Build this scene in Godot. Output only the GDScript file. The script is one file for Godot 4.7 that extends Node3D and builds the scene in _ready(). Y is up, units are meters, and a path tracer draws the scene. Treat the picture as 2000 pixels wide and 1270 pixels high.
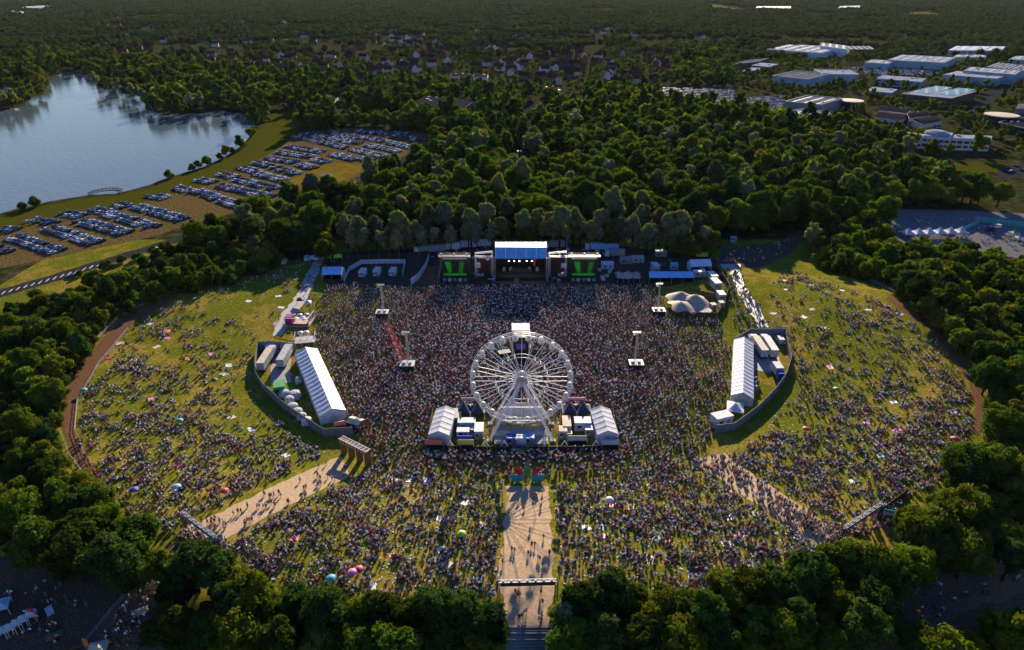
extends Node3D
# An open-air concert bowl seen from a drone, low sun behind the stage.
const CAM_H := 120.0
const FPX := 1333.0
const PITCH := 26.9
var sp := sin(deg_to_rad(PITCH))
var cp := cos(deg_to_rad(PITCH))
var rng := RandomNumberGenerator.new()
var used := {}
var M := {}
var noise_tex := []
var fn := FastNoiseLite.new()
var ubox := BoxMesh.new()

# ---------------------------------------------------------------- mesh builder
class MB:
	var v := PackedVector3Array()
	var n := PackedVector3Array()
	var c := PackedColorArray()
	var uv := PackedVector2Array()
	var col := Color.WHITE
	func tri(a: Vector3, b: Vector3, d: Vector3) -> void:
		var nn := (d - a).cross(b - a).normalized()
		v.push_back(a); v.push_back(b); v.push_back(d)
		n.push_back(nn); n.push_back(nn); n.push_back(nn)
		c.push_back(col); c.push_back(col); c.push_back(col)
		uv.push_back(Vector2.ZERO); uv.push_back(Vector2.ZERO); uv.push_back(Vector2.ZERO)
	func quad(a: Vector3, b: Vector3, d: Vector3, e: Vector3) -> void:
		tri(a, b, d); tri(a, d, e)
	func uvquad(a: Vector3, b: Vector3, d: Vector3, e: Vector3) -> void:
		quad(a, b, d, e)
		var k := uv.size() - 6
		uv[k] = Vector2(0, 1); uv[k + 1] = Vector2(0, 0); uv[k + 2] = Vector2(1, 0)
		uv[k + 3] = Vector2(0, 1); uv[k + 4] = Vector2(1, 0); uv[k + 5] = Vector2(1, 1)
	func box(ctr: Vector3, size: Vector3, bs := Basis()) -> MB:
		var ax := [bs.x * size.x * 0.5, bs.y * size.y * 0.5, bs.z * size.z * 0.5]
		for i in 3:
			var a: Vector3 = ax[i]; var u: Vector3 = ax[(i + 1) % 3]; var w: Vector3 = ax[(i + 2) % 3]
			quad(ctr + a - u - w, ctr + a - u + w, ctr + a + u + w, ctr + a + u - w)
			quad(ctr - a - u - w, ctr - a + u - w, ctr - a + u + w, ctr - a - u + w)
		return self
	func beam(a: Vector3, b: Vector3, w: float, h := -1.0) -> MB:
		var d := b - a
		var z := d.normalized()
		var up := Vector3.UP if absf(z.y) < 0.95 else Vector3.RIGHT
		var x := up.cross(z).normalized()
		return box((a + b) * 0.5, Vector3(w, h if h > 0 else w, d.length()), Basis(x, z.cross(x), z))
	func tube(a: Vector3, b: Vector3, r: float, r2 := -1.0, seg := 7, caps := true) -> MB:
		if r2 < 0: r2 = r
		var z := (b - a).normalized()
		var up := Vector3.UP if absf(z.y) < 0.95 else Vector3.RIGHT
		var x := up.cross(z).normalized()
		var y := z.cross(x)
		for i in seg:
			var t0 := TAU * i / seg; var t1 := TAU * (i + 1) / seg
			var p0 := x * cos(t0) + y * sin(t0); var p1 := x * cos(t1) + y * sin(t1)
			quad(a + p0 * r, b + p0 * r2, b + p1 * r2, a + p1 * r)
			if caps:
				tri(b, b + p1 * r2, b + p0 * r2)
				tri(a, a + p0 * r, a + p1 * r)
		return self
	func lathe(ctr: Vector3, prof: Array, seg := 10) -> MB:
		for i in seg:
			var t0 := TAU * i / seg; var t1 := TAU * (i + 1) / seg
			var d0 := Vector3(cos(t0), 0, sin(t0)); var d1 := Vector3(cos(t1), 0, sin(t1))
			for k in prof.size() - 1:
				var p: Vector2 = prof[k]; var q: Vector2 = prof[k + 1]
				quad(ctr + d0 * p.x + Vector3.UP * p.y, ctr + d0 * q.x + Vector3.UP * q.y, ctr + d1 * q.x + Vector3.UP * q.y, ctr + d1 * p.x + Vector3.UP * p.y)
		return self
	func truss(a: Vector3, b: Vector3, w: float, r := 0.05) -> MB:
		var z := (b - a).normalized()
		var up := Vector3.UP if absf(z.y) < 0.95 else Vector3.RIGHT
		var x := up.cross(z).normalized() * w * 0.5
		var y := z.cross(x.normalized()) * w * 0.5
		var cs := [x + y, x - y, -x - y, -x + y]
		for k in 4: beam(a + cs[k], b + cs[k], r * 2)
		var m := int(maxf(1, (b - a).length() / (w * 1.2)))
		for i in m:
			var p := a.lerp(b, float(i) / m); var q := a.lerp(b, float(i + 1) / m)
			for k in 4: beam(p + cs[k], q + cs[(k + 1) % 4], r * 1.3)
		return self
	func mesh() -> ArrayMesh:
		var arr := []
		arr.resize(Mesh.ARRAY_MAX)
		arr[Mesh.ARRAY_VERTEX] = v; arr[Mesh.ARRAY_NORMAL] = n; arr[Mesh.ARRAY_COLOR] = c; arr[Mesh.ARRAY_TEX_UV] = uv
		var m := ArrayMesh.new()
		m.add_surface_from_arrays(Mesh.PRIMITIVE_TRIANGLES, arr)
		return m

# ---------------------------------------------------------------- naming, parenting
func numbered(called: String) -> String:
	var k: int = used.get(called, 0)
	used[called] = k + 1
	return called if k == 0 else "%s_%03d" % [called, k]
func tag(o: Node, label: String, category: String, group := "", kind := "") -> void:
	if label: o.set_meta("label", label)
	if category: o.set_meta("category", category)
	if group: o.set_meta("group", group)
	if kind: o.set_meta("kind", kind)
func thing(called: String, label: String, category: String, at := Vector3.ZERO, turn := 0.0, group := "") -> Node3D:
	var o := Node3D.new()
	o.name = numbered(called)
	add_child(o)
	o.position = at
	o.rotation.y = turn
	tag(o, label, category, group)
	return o
func part(parent: Node, called: String, mesh, m: Material, at := Vector3.ZERO) -> MeshInstance3D:
	var o := MeshInstance3D.new()
	o.mesh = mesh.mesh() if mesh is MB else mesh
	o.material_override = m
	o.position = at
	o.name = called
	parent.add_child(o, true)
	return o
func pbox(parent: Node, called: String, m: Material, ctr: Vector3, size: Vector3, turn := 0.0) -> MeshInstance3D:
	var o := MeshInstance3D.new()
	o.mesh = ubox
	o.material_override = m
	o.transform = Transform3D(Basis(Vector3.UP, turn) * Basis.from_scale(size), ctr)
	o.name = called
	parent.add_child(o, true)
	return o
func struct(called: String, mesh, m: Material) -> MeshInstance3D:
	var o := part(self, numbered(called), mesh, m)
	o.set_meta("kind", "structure")
	return o
func dup(o: Node3D, at: Vector3, turn: float, label := "") -> Node3D:
	var r: Node3D = o.duplicate()
	r.name = numbered(String(o.get_meta("base_name", o.name)))
	add_child(r)
	r.position = at
	r.rotation.y = turn
	if label: r.set_meta("label", label)
	return r

# ---------------------------------------------------------------- materials
func lin(r: float, g: float, b: float, a := 1.0) -> Color:
	var k := Color(r, g, b).linear_to_srgb()
	k.a = a
	return k
func make_noise() -> void:
	# grey value textures: soft stains, fine grain, streaks
	for k in 3:
		var f := FastNoiseLite.new()
		f.seed = 11 + k
		f.noise_type = FastNoiseLite.TYPE_SIMPLEX_SMOOTH
		f.frequency = [0.012, 0.06, 0.03][k]
		f.fractal_octaves = 5
		var im := f.get_seamless_image(256, 256)
		im.convert(Image.FORMAT_RGB8)
		var lo: float = [0.84, 0.6, 0.85][k]
		for y in 256:
			for x in 256:
				var g := im.get_pixel(x, y).r
				g = lo + (1.0 - lo) * clampf((g - 0.25) * 1.6, 0, 1)
				im.set_pixel(x, y, Color(g, g, g))
		noise_tex.append(ImageTexture.create_from_image(im))
func mat(key: String, col: Color, rough := 0.8, tex := -1, scale := 0.2, metal := 0.0) -> StandardMaterial3D:
	var m := StandardMaterial3D.new()
	m.albedo_color = col
	m.roughness = rough
	m.metallic = metal
	if rough >= 0.9: m.metallic_specular = 0.0
	if tex >= 0:
		m.albedo_texture = noise_tex[tex]
		m.uv1_triplanar = true
		m.uv1_scale = Vector3.ONE * scale
	M[key] = m
	return m

# ---------------------------------------------------------------- terrain and pixel helpers
func ss(a: float, b: float, x: float) -> float:
	var t := clampf((x - a) / (b - a), 0, 1)
	return t * t * (3 - 2 * t)
func bowl_r(x: float, z: float) -> float:
	var dx := absf(x) / 148.0
	var dz := absf(z + 215.0) / (117.0 if z > -215.0 else 140.0)
	return pow(pow(dx, 2.3) + pow(dz, 2.3), 1.0 / 2.3)
func hgt(x: float, z: float) -> float:
	if z < -310.0 or x < -225 or x > 225: return 0.0
	var r := bowl_r(x, z)
	return 8.0 * ss(0.5, 1.0, r) * ss(-310, -235, z) * (1.0 - ss(1.03, 1.24, r))
func ray(px: float, py: float) -> Vector3:
	var u := (px - 1000.0) / FPX
	var w := (635.0 - py) / FPX
	return Vector3(u, -sp + w * cp, -cp - w * sp)
func G(px: float, py: float, lift := 0.0) -> Vector3:
	var d := ray(px, py)
	if d.y > -0.012: d.y = -0.012
	var t := (10.0 + lift - CAM_H) / d.y
	var p := Vector3(0, CAM_H, 0) + d * t
	if p.z < -330.0 or absf(p.x) > 235.0:
		t = (lift - CAM_H) / d.y
		p = Vector3(0, CAM_H, 0) + d * t
		p.y = 0.0
		return p
	for i in 90:
		var g := hgt(p.x, p.z) + lift
		var e := p.y - g
		if e < 0.004: break
		t += e * 0.8 / -d.y
		p = Vector3(0, CAM_H, 0) + d * t
	p.y = hgt(p.x, p.z)
	return p
func plane(px: float, py: float, y: float) -> Vector3:
	var d := ray(px, py)
	if d.y > -0.012: d.y = -0.012
	return Vector3(0, CAM_H, 0) + d * ((y - CAM_H) / d.y)
func tall(base: Vector3, py: float) -> float:
	var q := (635.0 - py) / FPX
	return CAM_H + base.z * (sp - q * cp) / (cp + q * sp) - base.y
func pix(p: Vector3) -> Vector2:
	var r := p - Vector3(0, CAM_H, 0)
	var zf := -r.y * sp - r.z * cp
	var vu := r.y * cp - r.z * sp
	return Vector2(1000.0 + FPX * r.x / zf, 635.0 - FPX * vu / zf)
func poly(a: Array, lift := 0.0) -> PackedVector2Array:
	var o := PackedVector2Array()
	for i in range(0, a.size(), 2):
		var p := G(a[i], a[i + 1], lift)
		o.push_back(Vector2(p.x, p.z))
	return o
func inside(p: Vector2, ps: Array) -> bool:
	for q in ps:
		if Geometry2D.is_point_in_polygon(p, q): return true
	return false
func bounds(q: PackedVector2Array) -> Rect2:
	var r := Rect2(q[0], Vector2.ZERO)
	for p in q: r = r.expand(p)
	return r
func flat_sheet(q: PackedVector2Array, y: float) -> MB:
	var mb := MB.new()
	var idx := Geometry2D.triangulate_polygon(q)
	for i in range(0, idx.size(), 3):
		var a := q[idx[i]]; var b := q[idx[i + 1]]; var c := q[idx[i + 2]]
		var A := Vector3(a.x, y, a.y); var B := Vector3(b.x, y, b.y); var C := Vector3(c.x, y, c.y)
		if (C - A).cross(B - A).y < 0: mb.tri(A, C, B)
		else: mb.tri(A, B, C)
	return mb
# a strip between two pixel polylines, laid over the terrain; the edge wanders a little
func strip(left: Array, right: Array, nu: int, nv: int, lift: float) -> MB:
	var mb := MB.new()
	var g := []
	for i in nv + 1:
		var L := along(left, float(i) / nv); var R := along(right, float(i) / nv)
		var row := []
		for k in nu + 1:
			var q := L.lerp(R, float(k) / nu)
			var p := G(q.x, q.y)
			if k == 0 or k == nu:
				p += (G(R.x, R.y) - G(L.x, L.y)).normalized() * (fn.get_noise_2d(p.x * 9, p.z * 9) * 0.9 + fn.get_noise_2d(p.x * 40, p.z * 40) * 0.7)
			p.y = hgt(p.x, p.z) + lift
			row.append(p)
		g.append(row)
	for i in nv:
		for k in nu:
			mb.quad(g[i][k], g[i][k + 1], g[i + 1][k + 1], g[i + 1][k])
	for i in mb.n.size():
		if mb.n[i].y < 0:
			mb.n[i] = -mb.n[i]
	for i in range(0, mb.v.size(), 3):
		if (mb.v[i + 2] - mb.v[i]).cross(mb.v[i + 1] - mb.v[i]).y < 0:
			var t := mb.v[i + 1]; mb.v[i + 1] = mb.v[i + 2]; mb.v[i + 2] = t
	return mb
func along(a: Array, t: float) -> Vector2:
	var n := a.size() / 2
	var len := [0.0]
	for i in n - 1:
		len.append(len[i] + Vector2(a[2 * i], a[2 * i + 1]).distance_to(Vector2(a[2 * i + 2], a[2 * i + 3])))
	var s: float = t * len[n - 1]
	for i in n - 1:
		if s <= len[i + 1] or i == n - 2:
			var u: float = (s - len[i]) / maxf(len[i + 1] - len[i], 0.001)
			return Vector2(a[2 * i], a[2 * i + 1]).lerp(Vector2(a[2 * i + 2], a[2 * i + 3]), u)
	return Vector2(a[0], a[1])

# ================================================================ the scene
func _ready() -> void:
	# ---- camera, sky, sun, exposure
	var cam := Camera3D.new()
	cam.name = "camera"
	add_child(cam)
	cam.position = Vector3(0, CAM_H, 0)
	cam.rotation_degrees.x = -PITCH
	cam.fov = rad_to_deg(2.0 * atan(635.0 / FPX))
	cam.near = 0.5
	cam.far = 40000.0
	cam.current = true
	var env := Environment.new()
	env.tonemap_mode = Environment.TONE_MAPPER_LINEAR
	env.tonemap_exposure = 2.15
	env.background_mode = Environment.BG_SKY
	var sky := Sky.new()
	var sm := ProceduralSkyMaterial.new()
	sm.sky_top_color = Color(0.16, 0.33, 0.62)
	sm.sky_horizon_color = Color(0.80, 0.88, 0.90)
	sm.sky_curve = 0.14
	sm.ground_bottom_color = Color(0.08, 0.09, 0.06)
	sm.ground_horizon_color = Color(0.42, 0.50, 0.55)
	sm.sun_angle_max = 12.0
	sky.sky_material = sm
	env.sky = sky
	env.background_energy_multiplier = 0.72
	env.sdfgi_enabled = true
	env.ssao_enabled = true
	env.ssil_enabled = true
	env.fog_enabled = FOG
	env.fog_density = 0.000009
	env.fog_light_color = Color(0.72, 0.74, 0.76)
	var we := WorldEnvironment.new()
	we.environment = env
	add_child(we)
	var sun := DirectionalLight3D.new()
	sun.name = "sun"
	add_child(sun)
	# the sun stands behind the stage, a little to its right, about 18 degrees up
	sun.rotation_degrees = Vector3(-18.0, 180.0 - 6.5, 0)
	sun.light_energy = 1.6
	sun.light_color = Color(1.0, 0.92, 0.80)
	sun.light_angular_distance = 0.5
	sun.shadow_enabled = true

	rng.seed = 4242
	fn.seed = 7
	fn.frequency = 0.02
	make_noise()
	make_materials()
	build_ground()
	build_roads_and_paths()
	build_far_buildings()
	build_houses()
	build_trees()
	build_stage()
	build_wheel()
	build_front_of_house()
	build_left_compound()
	build_right_compound()
	build_stage_sides()
	build_towers_and_gates()
	build_outside_bowl()
	build_cars()
	build_lawn_things()
	build_people()

func make_materials() -> void:
	mat("white", lin(0.64, 0.64, 0.63), 0.55, 0, 0.15)
	mat("fabric", lin(0.64, 0.64, 0.65), 0.65, 0, 0.12)
	M.fabric.backlight_enabled = true
	M.fabric.backlight = Color(0.25, 0.25, 0.26)
	mat("cream", lin(0.62, 0.52, 0.36), 0.7, 0, 0.15)
	mat("grey", lin(0.26, 0.27, 0.28), 0.7, 0, 0.2)
	mat("light_grey", lin(0.45, 0.46, 0.46), 0.6, 0, 0.2)
	mat("dark", lin(0.025, 0.026, 0.028), 0.7, 1, 0.3)
	mat("black", lin(0.010, 0.010, 0.012), 0.8)
	mat("steel", lin(0.42, 0.43, 0.44), 0.45, -1, 1, 0.5)
	mat("white_metal", lin(0.78, 0.78, 0.77), 0.4)
	mat("blue", lin(0.06, 0.36, 0.85), 0.55, 0, 0.15)
	mat("sky_blue", lin(0.24, 0.50, 0.80), 0.6, 0, 0.15)
	mat("pale_blue", lin(0.50, 0.63, 0.75), 0.6, 0, 0.15)
	mat("navy", lin(0.02, 0.03, 0.09), 0.6, 1, 0.2)
	mat("royal", lin(0.02, 0.07, 0.42), 0.5, 0, 0.2)
	mat("red", lin(0.55, 0.03, 0.05), 0.6, 0, 0.2)
	mat("wine", lin(0.10, 0.012, 0.03), 0.7, 0, 0.2)
	mat("magenta", lin(0.30, 0.01, 0.16), 0.6, 0, 0.2)
	mat("purple", lin(0.16, 0.10, 0.50), 0.6, 0, 0.2)
	mat("pink", lin(0.7, 0.18, 0.33), 0.6)
	mat("teal", lin(0.05, 0.38, 0.40), 0.6, 0, 0.2)
	mat("green", lin(0.04, 0.34, 0.10), 0.6, 0, 0.2)
	mat("lime", lin(0.30, 0.62, 0.02), 0.5)
	mat("orange", lin(0.70, 0.16, 0.04), 0.6)
	mat("yellow", lin(0.72, 0.48, 0.05), 0.6)
	mat("wood", lin(0.30, 0.17, 0.07), 0.75, 1, 0.6)
	mat("brown", lin(0.14, 0.075, 0.035), 0.8, 1, 0.5)
	mat("hoarding", lin(0.20, 0.23, 0.25), 0.6, 0, 0.3)
	mat("sand", lin(0.50, 0.36, 0.22), 0.95, 2, 0.10)
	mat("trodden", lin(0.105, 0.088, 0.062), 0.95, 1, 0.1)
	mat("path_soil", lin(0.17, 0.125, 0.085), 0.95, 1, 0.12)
	mat("dirt", lin(0.26, 0.135, 0.07), 0.95, 1, 0.12)
	mat("mat_board", lin(0.42, 0.40, 0.37), 0.7, 1, 0.15)
	mat("trackway", lin(0.52, 0.50, 0.47), 0.6, 1, 0.15)
	mat("asphalt", lin(0.062, 0.064, 0.068), 0.95, 1, 0.06)
	mat("concrete", lin(0.27, 0.265, 0.255), 0.92, 1, 0.08)
	mat("brick", lin(0.20, 0.085, 0.05), 0.85, 1, 0.2)
	mat("tile", lin(0.075, 0.045, 0.035), 0.95, 1, 0.2)
	mat("slate", lin(0.05, 0.052, 0.058), 0.95, 1, 0.2)
	mat("render_wall", lin(0.55, 0.51, 0.45), 0.8, 0, 0.2)
	mat("metal_roof", lin(0.36, 0.40, 0.44), 0.9, 0, 0.02)
	mat("grey_roof", lin(0.17, 0.185, 0.20), 0.9, 0, 0.02)
	mat("blue_wall", lin(0.22, 0.36, 0.46), 0.6, 0, 0.03)
	mat("grey_wall", lin(0.20, 0.23, 0.25), 0.65, 0, 0.03)
	mat("glass", lin(0.02, 0.035, 0.05), 0.08)
	mat("rubber", lin(0.012, 0.012, 0.012), 0.85)
	mat("grass_green", lin(0.11, 0.112, 0.012), 0.95, 1, 0.05)
	mat("grass_dry", lin(0.20, 0.14, 0.05), 0.95, 1, 0.04)
	mat("grass_field", lin(0.30, 0.27, 0.06), 0.95, 1, 0.02)
	mat("bark", lin(0.06, 0.045, 0.032), 0.9, 1, 0.8)

func build_ground() -> void:
	# far ground, one sheet to the horizon with the bowl cut out of it
	var g := MB.new()
	var xs := [-30000.0, -9000.0, -3000.0, -1000.0, -225.0, 225.0, 1000.0, 3000.0, 9000.0, 30000.0]
	var zs := [3000.0, 200.0, -38.0, -334.0, -1000.0, -3000.0, -9000.0, -30000.0]
	for i in xs.size() - 1:
		for k in zs.size() - 1:
			if xs[i] == -225.0 and zs[k] == -38.0: continue
			g.quad(Vector3(xs[i], 0, zs[k]), Vector3(xs[i], 0, zs[k + 1]), Vector3(xs[i + 1], 0, zs[k + 1]), Vector3(xs[i + 1], 0, zs[k]))
	var gm := mat("far_ground", lin(0.070, 0.072, 0.026), 0.95, 1, 0.008)
	gm.uv1_world_triplanar = true
	struct("ground", g, gm)
	# the bowl: terrain 450 x 296 m with a computed turf picture (grass, dry and worn patches)
	var W := 2048; var Hh := 1344
	var nz := []
	for k in 3:
		var f := FastNoiseLite.new()
		f.seed = 100 + k
		f.frequency = [0.0055, 0.028, 0.16][k]
		f.fractal_octaves = [4, 4, 2][k]
		var im0 := f.get_image(W, Hh)
		im0.convert(Image.FORMAT_L8)
		nz.append(im0.get_data())
	var n0: PackedByteArray = nz[0]; var n1: PackedByteArray = nz[1]; var n2: PackedByteArray = nz[2]
	var data := PackedByteArray()
	data.resize(W * Hh * 3)
	# linear colours
	var ca := Vector3(0.120, 0.126, 0.009)   # green turf
	var cb := Vector3(0.225, 0.172, 0.020)   # yellow turf
	var cd := Vector3(0.25, 0.150, 0.060)    # bare dry soil
	var ct := Vector3(0.100, 0.080, 0.036)   # trampled turf
	var lut := PackedByteArray()
	lut.resize(1024)
	for i in 1024: lut[i] = int(255.0 * pow(i / 1023.0, 1.0 / 2.2))
	for y in Hh:
		var z := -38.0 - 296.0 * (y + 0.5) / Hh
		var az := (z + 222.0) / 58.0
		for x in W:
			var wx := -225.0 + 450.0 * (x + 0.5) / W
			var i := y * W + x
			var a := n0[i] / 255.0; var b := n1[i] / 255.0; var d := n2[i] / 255.0
			var ar := (wx / 70.0) * (wx / 70.0) + az * az
			var worn := clampf((1.25 - ar + (b - 0.5) * 1.2) * 1.6, 0, 1)
			var dry := clampf((a * 0.6 + b * 0.55 - 0.52) * 4.0, 0, 1)
			var bare := clampf((b * 0.7 + d * 0.35 - 0.66 + worn * 0.16 + (a - 0.5) * 0.3) * 6.0, 0, 1)
			var c := ca.lerp(cb, dry).lerp(ct, worn * 0.75).lerp(cd, bare * (0.45 + 0.45 * worn))
			c *= 0.45 + d * 1.1
			data[i * 3] = lut[int(c.x * 1023)]; data[i * 3 + 1] = lut[int(c.y * 1023)]; data[i * 3 + 2] = lut[int(c.z * 1023)]
	var im := Image.create_from_data(W, Hh, false, Image.FORMAT_RGB8, data)
	var tm := StandardMaterial3D.new()
	tm.albedo_texture = ImageTexture.create_from_image(im)
	tm.roughness = 1.0
	tm.metallic_specular = 0.0
	var NX := 225; var NZ := 148
	var v := PackedVector3Array(); var n := PackedVector3Array(); var uv := PackedVector2Array(); var ix := PackedInt32Array()
	for k in NZ + 1:
		for i in NX + 1:
			var x := -225.0 + 450.0 * i / NX; var z := -38.0 - 296.0 * k / NZ
			v.push_back(Vector3(x, hgt(x, z), z))
			n.push_back(Vector3(hgt(x - 0.5, z) - hgt(x + 0.5, z), 1.0, hgt(x, z - 0.5) - hgt(x, z + 0.5)).normalized())
			uv.push_back(Vector2(float(i) / NX, float(k) / NZ))
	for k in NZ:
		for i in NX:
			var a := k * (NX + 1) + i
			ix.append_array([a, a + NX + 1, a + NX + 2, a, a + NX + 2, a + 1])
	var arr := []
	arr.resize(Mesh.ARRAY_MAX)
	arr[Mesh.ARRAY_VERTEX] = v; arr[Mesh.ARRAY_NORMAL] = n; arr[Mesh.ARRAY_TEX_UV] = uv; arr[Mesh.ARRAY_INDEX] = ix
	var me := ArrayMesh.new()
	me.add_surface_from_arrays(Mesh.PRIMITIVE_TRIANGLES, arr)
	struct("bowl_terrain", me, tm)
	# the lake
	var wm := mat("water", lin(0.085, 0.125, 0.13), 0.10)
	wm.metallic_specular = 0.6
	var wn := FastNoiseLite.new()
	wn.seed = 5
	wn.frequency = 0.02
	wn.fractal_octaves = 4
	var wim := wn.get_seamless_image(512, 512)
	wim.convert(Image.FORMAT_RGBA8)
	wim.bump_map_to_normal_map(4.0)
	wm.normal_enabled = true
	wm.normal_texture = ImageTexture.create_from_image(wim)
	wm.normal_scale = 0.14
	wm.uv1_triplanar = true
	wm.uv1_scale = Vector3(0.03, 0.03, 0.012)
	struct("lake_water", flat_sheet(poly(LAKE), 0.06), wm)
	struct("lakeside_grass", flat_sheet(poly(LAKESIDE), 0.045), M.grass_green)
	struct("parking_field", flat_sheet(poly(FIELD), 0.03), M.grass_dry)
	struct("mown_field", flat_sheet(poly([555, 358, 640, 318, 712, 322, 700, 340, 660, 356, 600, 366]), 0.042), mat("mown", lin(0.19, 0.135, 0.015), 0.95, 0, 0.03))
	struct("pond_circle", flat_sheet(poly([625, 341, 640, 337, 652, 341, 645, 346, 630, 347]), 0.052), M.concrete)
	for q in [[1370, 10, 1395, 9, 1425, 14, 1450, 18, 1400, 17], [1770, 26, 1800, 24, 1845, 27, 1840, 31, 1775, 30], [443, 72, 465, 71, 470, 76, 446, 78], [0, 14, 30, 12, 40, 20, 0, 28]]:
		struct("far_field", flat_sheet(poly(q), 0.05), M.grass_field)

const FOG := true
const LAKE := [-420, 300, -420, 520, -120, 452, 0, 417, 40, 406, 100, 393, 175, 381, 230, 378, 290, 362, 330, 346, 400, 326, 440, 306, 470, 286, 497, 256, 498, 238, 470, 222, 430, 216, 400, 221, 340, 223, 302, 219, 290, 196, 265, 186, 225, 171, 200, 166, 168, 146, 130, 141, 100, 150, 84, 186, 52, 192, 48, 207, 0, 217, -200, 240]
const LAKESIDE := [-150, 462, 0, 424, 40, 412, 100, 399, 175, 386, 230, 383, 290, 367, 340, 348, 400, 330, 440, 311, 475, 288, 503, 256, 520, 235, 545, 212, 578, 214, 587, 232, 580, 262, 540, 292, 480, 327, 400, 361, 280, 396, 120, 426, 0, 457, -150, 490]
const FIELD := [-150, 480, 0, 448, 120, 420, 280, 390, 400, 355, 480, 322, 540, 288, 580, 258, 700, 250, 845, 262, 835, 284, 735, 330, 690, 352, 650, 378, 560, 386, 520, 397, 470, 412, 360, 442, 300, 462, 110, 503, 0, 525, -150, 560]

func build_roads_and_paths() -> void:
	struct("sand_path", strip([990, 950, 982, 1040, 975, 1140, 996, 1222], [1073, 950, 1077, 1040, 1082, 1140, 1070, 1222], 14, 40, 0.06), M.sand)
	struct("sand_path", strip([665, 891, 560, 938, 470, 982, 350, 1036], [684, 929, 600, 972, 520, 1010, 400, 1076], 12, 34, 0.06), M.sand)
	struct("sand_path", strip([1415, 886, 1480, 935, 1560, 985, 1660, 1054], [1345, 900, 1440, 960, 1530, 1018, 1600, 1075], 14, 34, 0.06), M.sand)
	struct("dirt_track", strip([345, 572, 230, 630, 165, 700, 125, 770, 117, 830, 140, 890, 175, 935], [352, 577, 250, 640, 192, 710, 152, 780, 147, 840, 168, 892, 195, 930], 6, 50, 0.06), M.dirt)
	struct("dirt_track", strip([1740, 575, 1830, 640, 1880, 700, 1915, 750, 1927, 800, 1912, 850], [1730, 583, 1815, 645, 1862, 702, 1895, 752, 1906, 800, 1892, 845], 5, 44, 0.06), M.dirt)
	struct("trackway", strip([614, 505, 580, 575, 535, 632, 534, 656], [632, 505, 603, 580, 562, 636, 552, 656], 5, 30, 0.07), M.trackway)
	struct("trackway", strip([1424, 522, 1436, 565, 1455, 596, 1484, 640], [1440, 518, 1455, 560, 1476, 592, 1503, 640], 5, 30, 0.07), M.trackway)
	struct("trackway", strip([1406, 516, 1410, 524], [1446, 516, 1444, 524], 5, 4, 0.09), M.trackway)
	struct("stage_yard", strip([640, 496, 760, 488, 900, 480, 1020, 474, 1180, 478, 1300, 490, 1400, 506], [636, 560, 760, 562, 900, 560, 1020, 558, 1180, 558, 1300, 560, 1404, 540], 20, 60, 0.05), M.trodden)
	# roads
	var roads := [
		[[-60, 575, 0, 566, 90, 540, 200, 507, 330, 468, 372, 452], [-60, 592, 0, 581, 100, 553, 210, 517, 345, 475, 385, 458]],
		[[640, 372, 700, 345, 760, 322, 835, 292, 900, 265], [655, 378, 712, 352, 775, 330, 850, 300, 912, 272]],
		[[1005, 206, 1025, 222, 1030, 238], [1060, 206, 1045, 222, 1040, 240]],
		[[1000, 203, 1090, 200, 1145, 196], [1002, 208, 1090, 205, 1150, 203]],
		[[520, 498, 560, 490, 640, 484], [520, 512, 570, 508, 640, 504]],
		[[1950, 330, 2000, 318, 2060, 310], [1950, 350, 2000, 345, 2060, 345]],
		[[1885, 215, 1935, 180, 2000, 148], [1905, 222, 1955, 185, 2010, 155]]]
	for r in roads:
		struct("road", strip(r[0], r[1], 3, 24, 0.05), M.asphalt)
	struct("road", strip([1410, 485, 1470, 480, 1530, 470, 1560, 450], [1400, 520, 1480, 525, 1545, 495, 1580, 455], 6, 24, 0.05), M.path_soil)
	struct("verge_grass", flat_sheet(poly([1010, 207, 1022, 207, 1028, 222, 1022, 236, 1012, 232]), 0.05), M.grass_field)
	struct("verge_grass", flat_sheet(poly([1810, 330, 1860, 315, 1960, 318, 1990, 340, 1900, 335, 1830, 350]), 0.03), M.grass_green)
	struct("festival_yard", flat_sheet(poly([1690, 420, 1760, 408, 1900, 412, 2050, 420, 2080, 520, 1900, 490, 1750, 470]), 0.05), M.concrete)
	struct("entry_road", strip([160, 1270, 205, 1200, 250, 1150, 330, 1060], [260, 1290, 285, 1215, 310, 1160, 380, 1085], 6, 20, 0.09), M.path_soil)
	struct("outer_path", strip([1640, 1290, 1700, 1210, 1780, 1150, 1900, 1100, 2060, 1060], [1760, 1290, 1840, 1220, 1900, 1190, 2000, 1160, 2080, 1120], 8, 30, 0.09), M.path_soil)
	# hatch marks on the bypass
	for i in 15:
		var t := i / 14.0
		var p := along([5, 572, 100, 545, 205, 513], t)
		var mk := MB.new()
		var a := G(p.x - 2, p.y + 3); var b := G(p.x + 5, p.y - 3)
		a.y += 0.075; b.y += 0.075
		var w := Vector3(0.28, 0, 0)
		mk.quad(a - w, a + w, b + w, b - w)
		struct("road_marking", mk, M.white)
	# the steps down the outside of the rim
	var st := thing("stone_steps", "broad grey steps descending at the end of the central sand path", "steps", G(1033, 1226))
	for i in 26:
		var z := st.position.z + 0.55 * i
		var y := hgt(st.position.x, z) + 0.16 - (0.04 if i % 2 else 0.0)
		pbox(st, "step", M.concrete, Vector3(0, y - st.position.y, 0.55 * i), Vector3(9.2, 0.3, 0.53))
	pbox(st, "landing", M.concrete, Vector3(0, 0.02, -1.6), Vector3(9.2, 0.2, 2.4))
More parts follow.
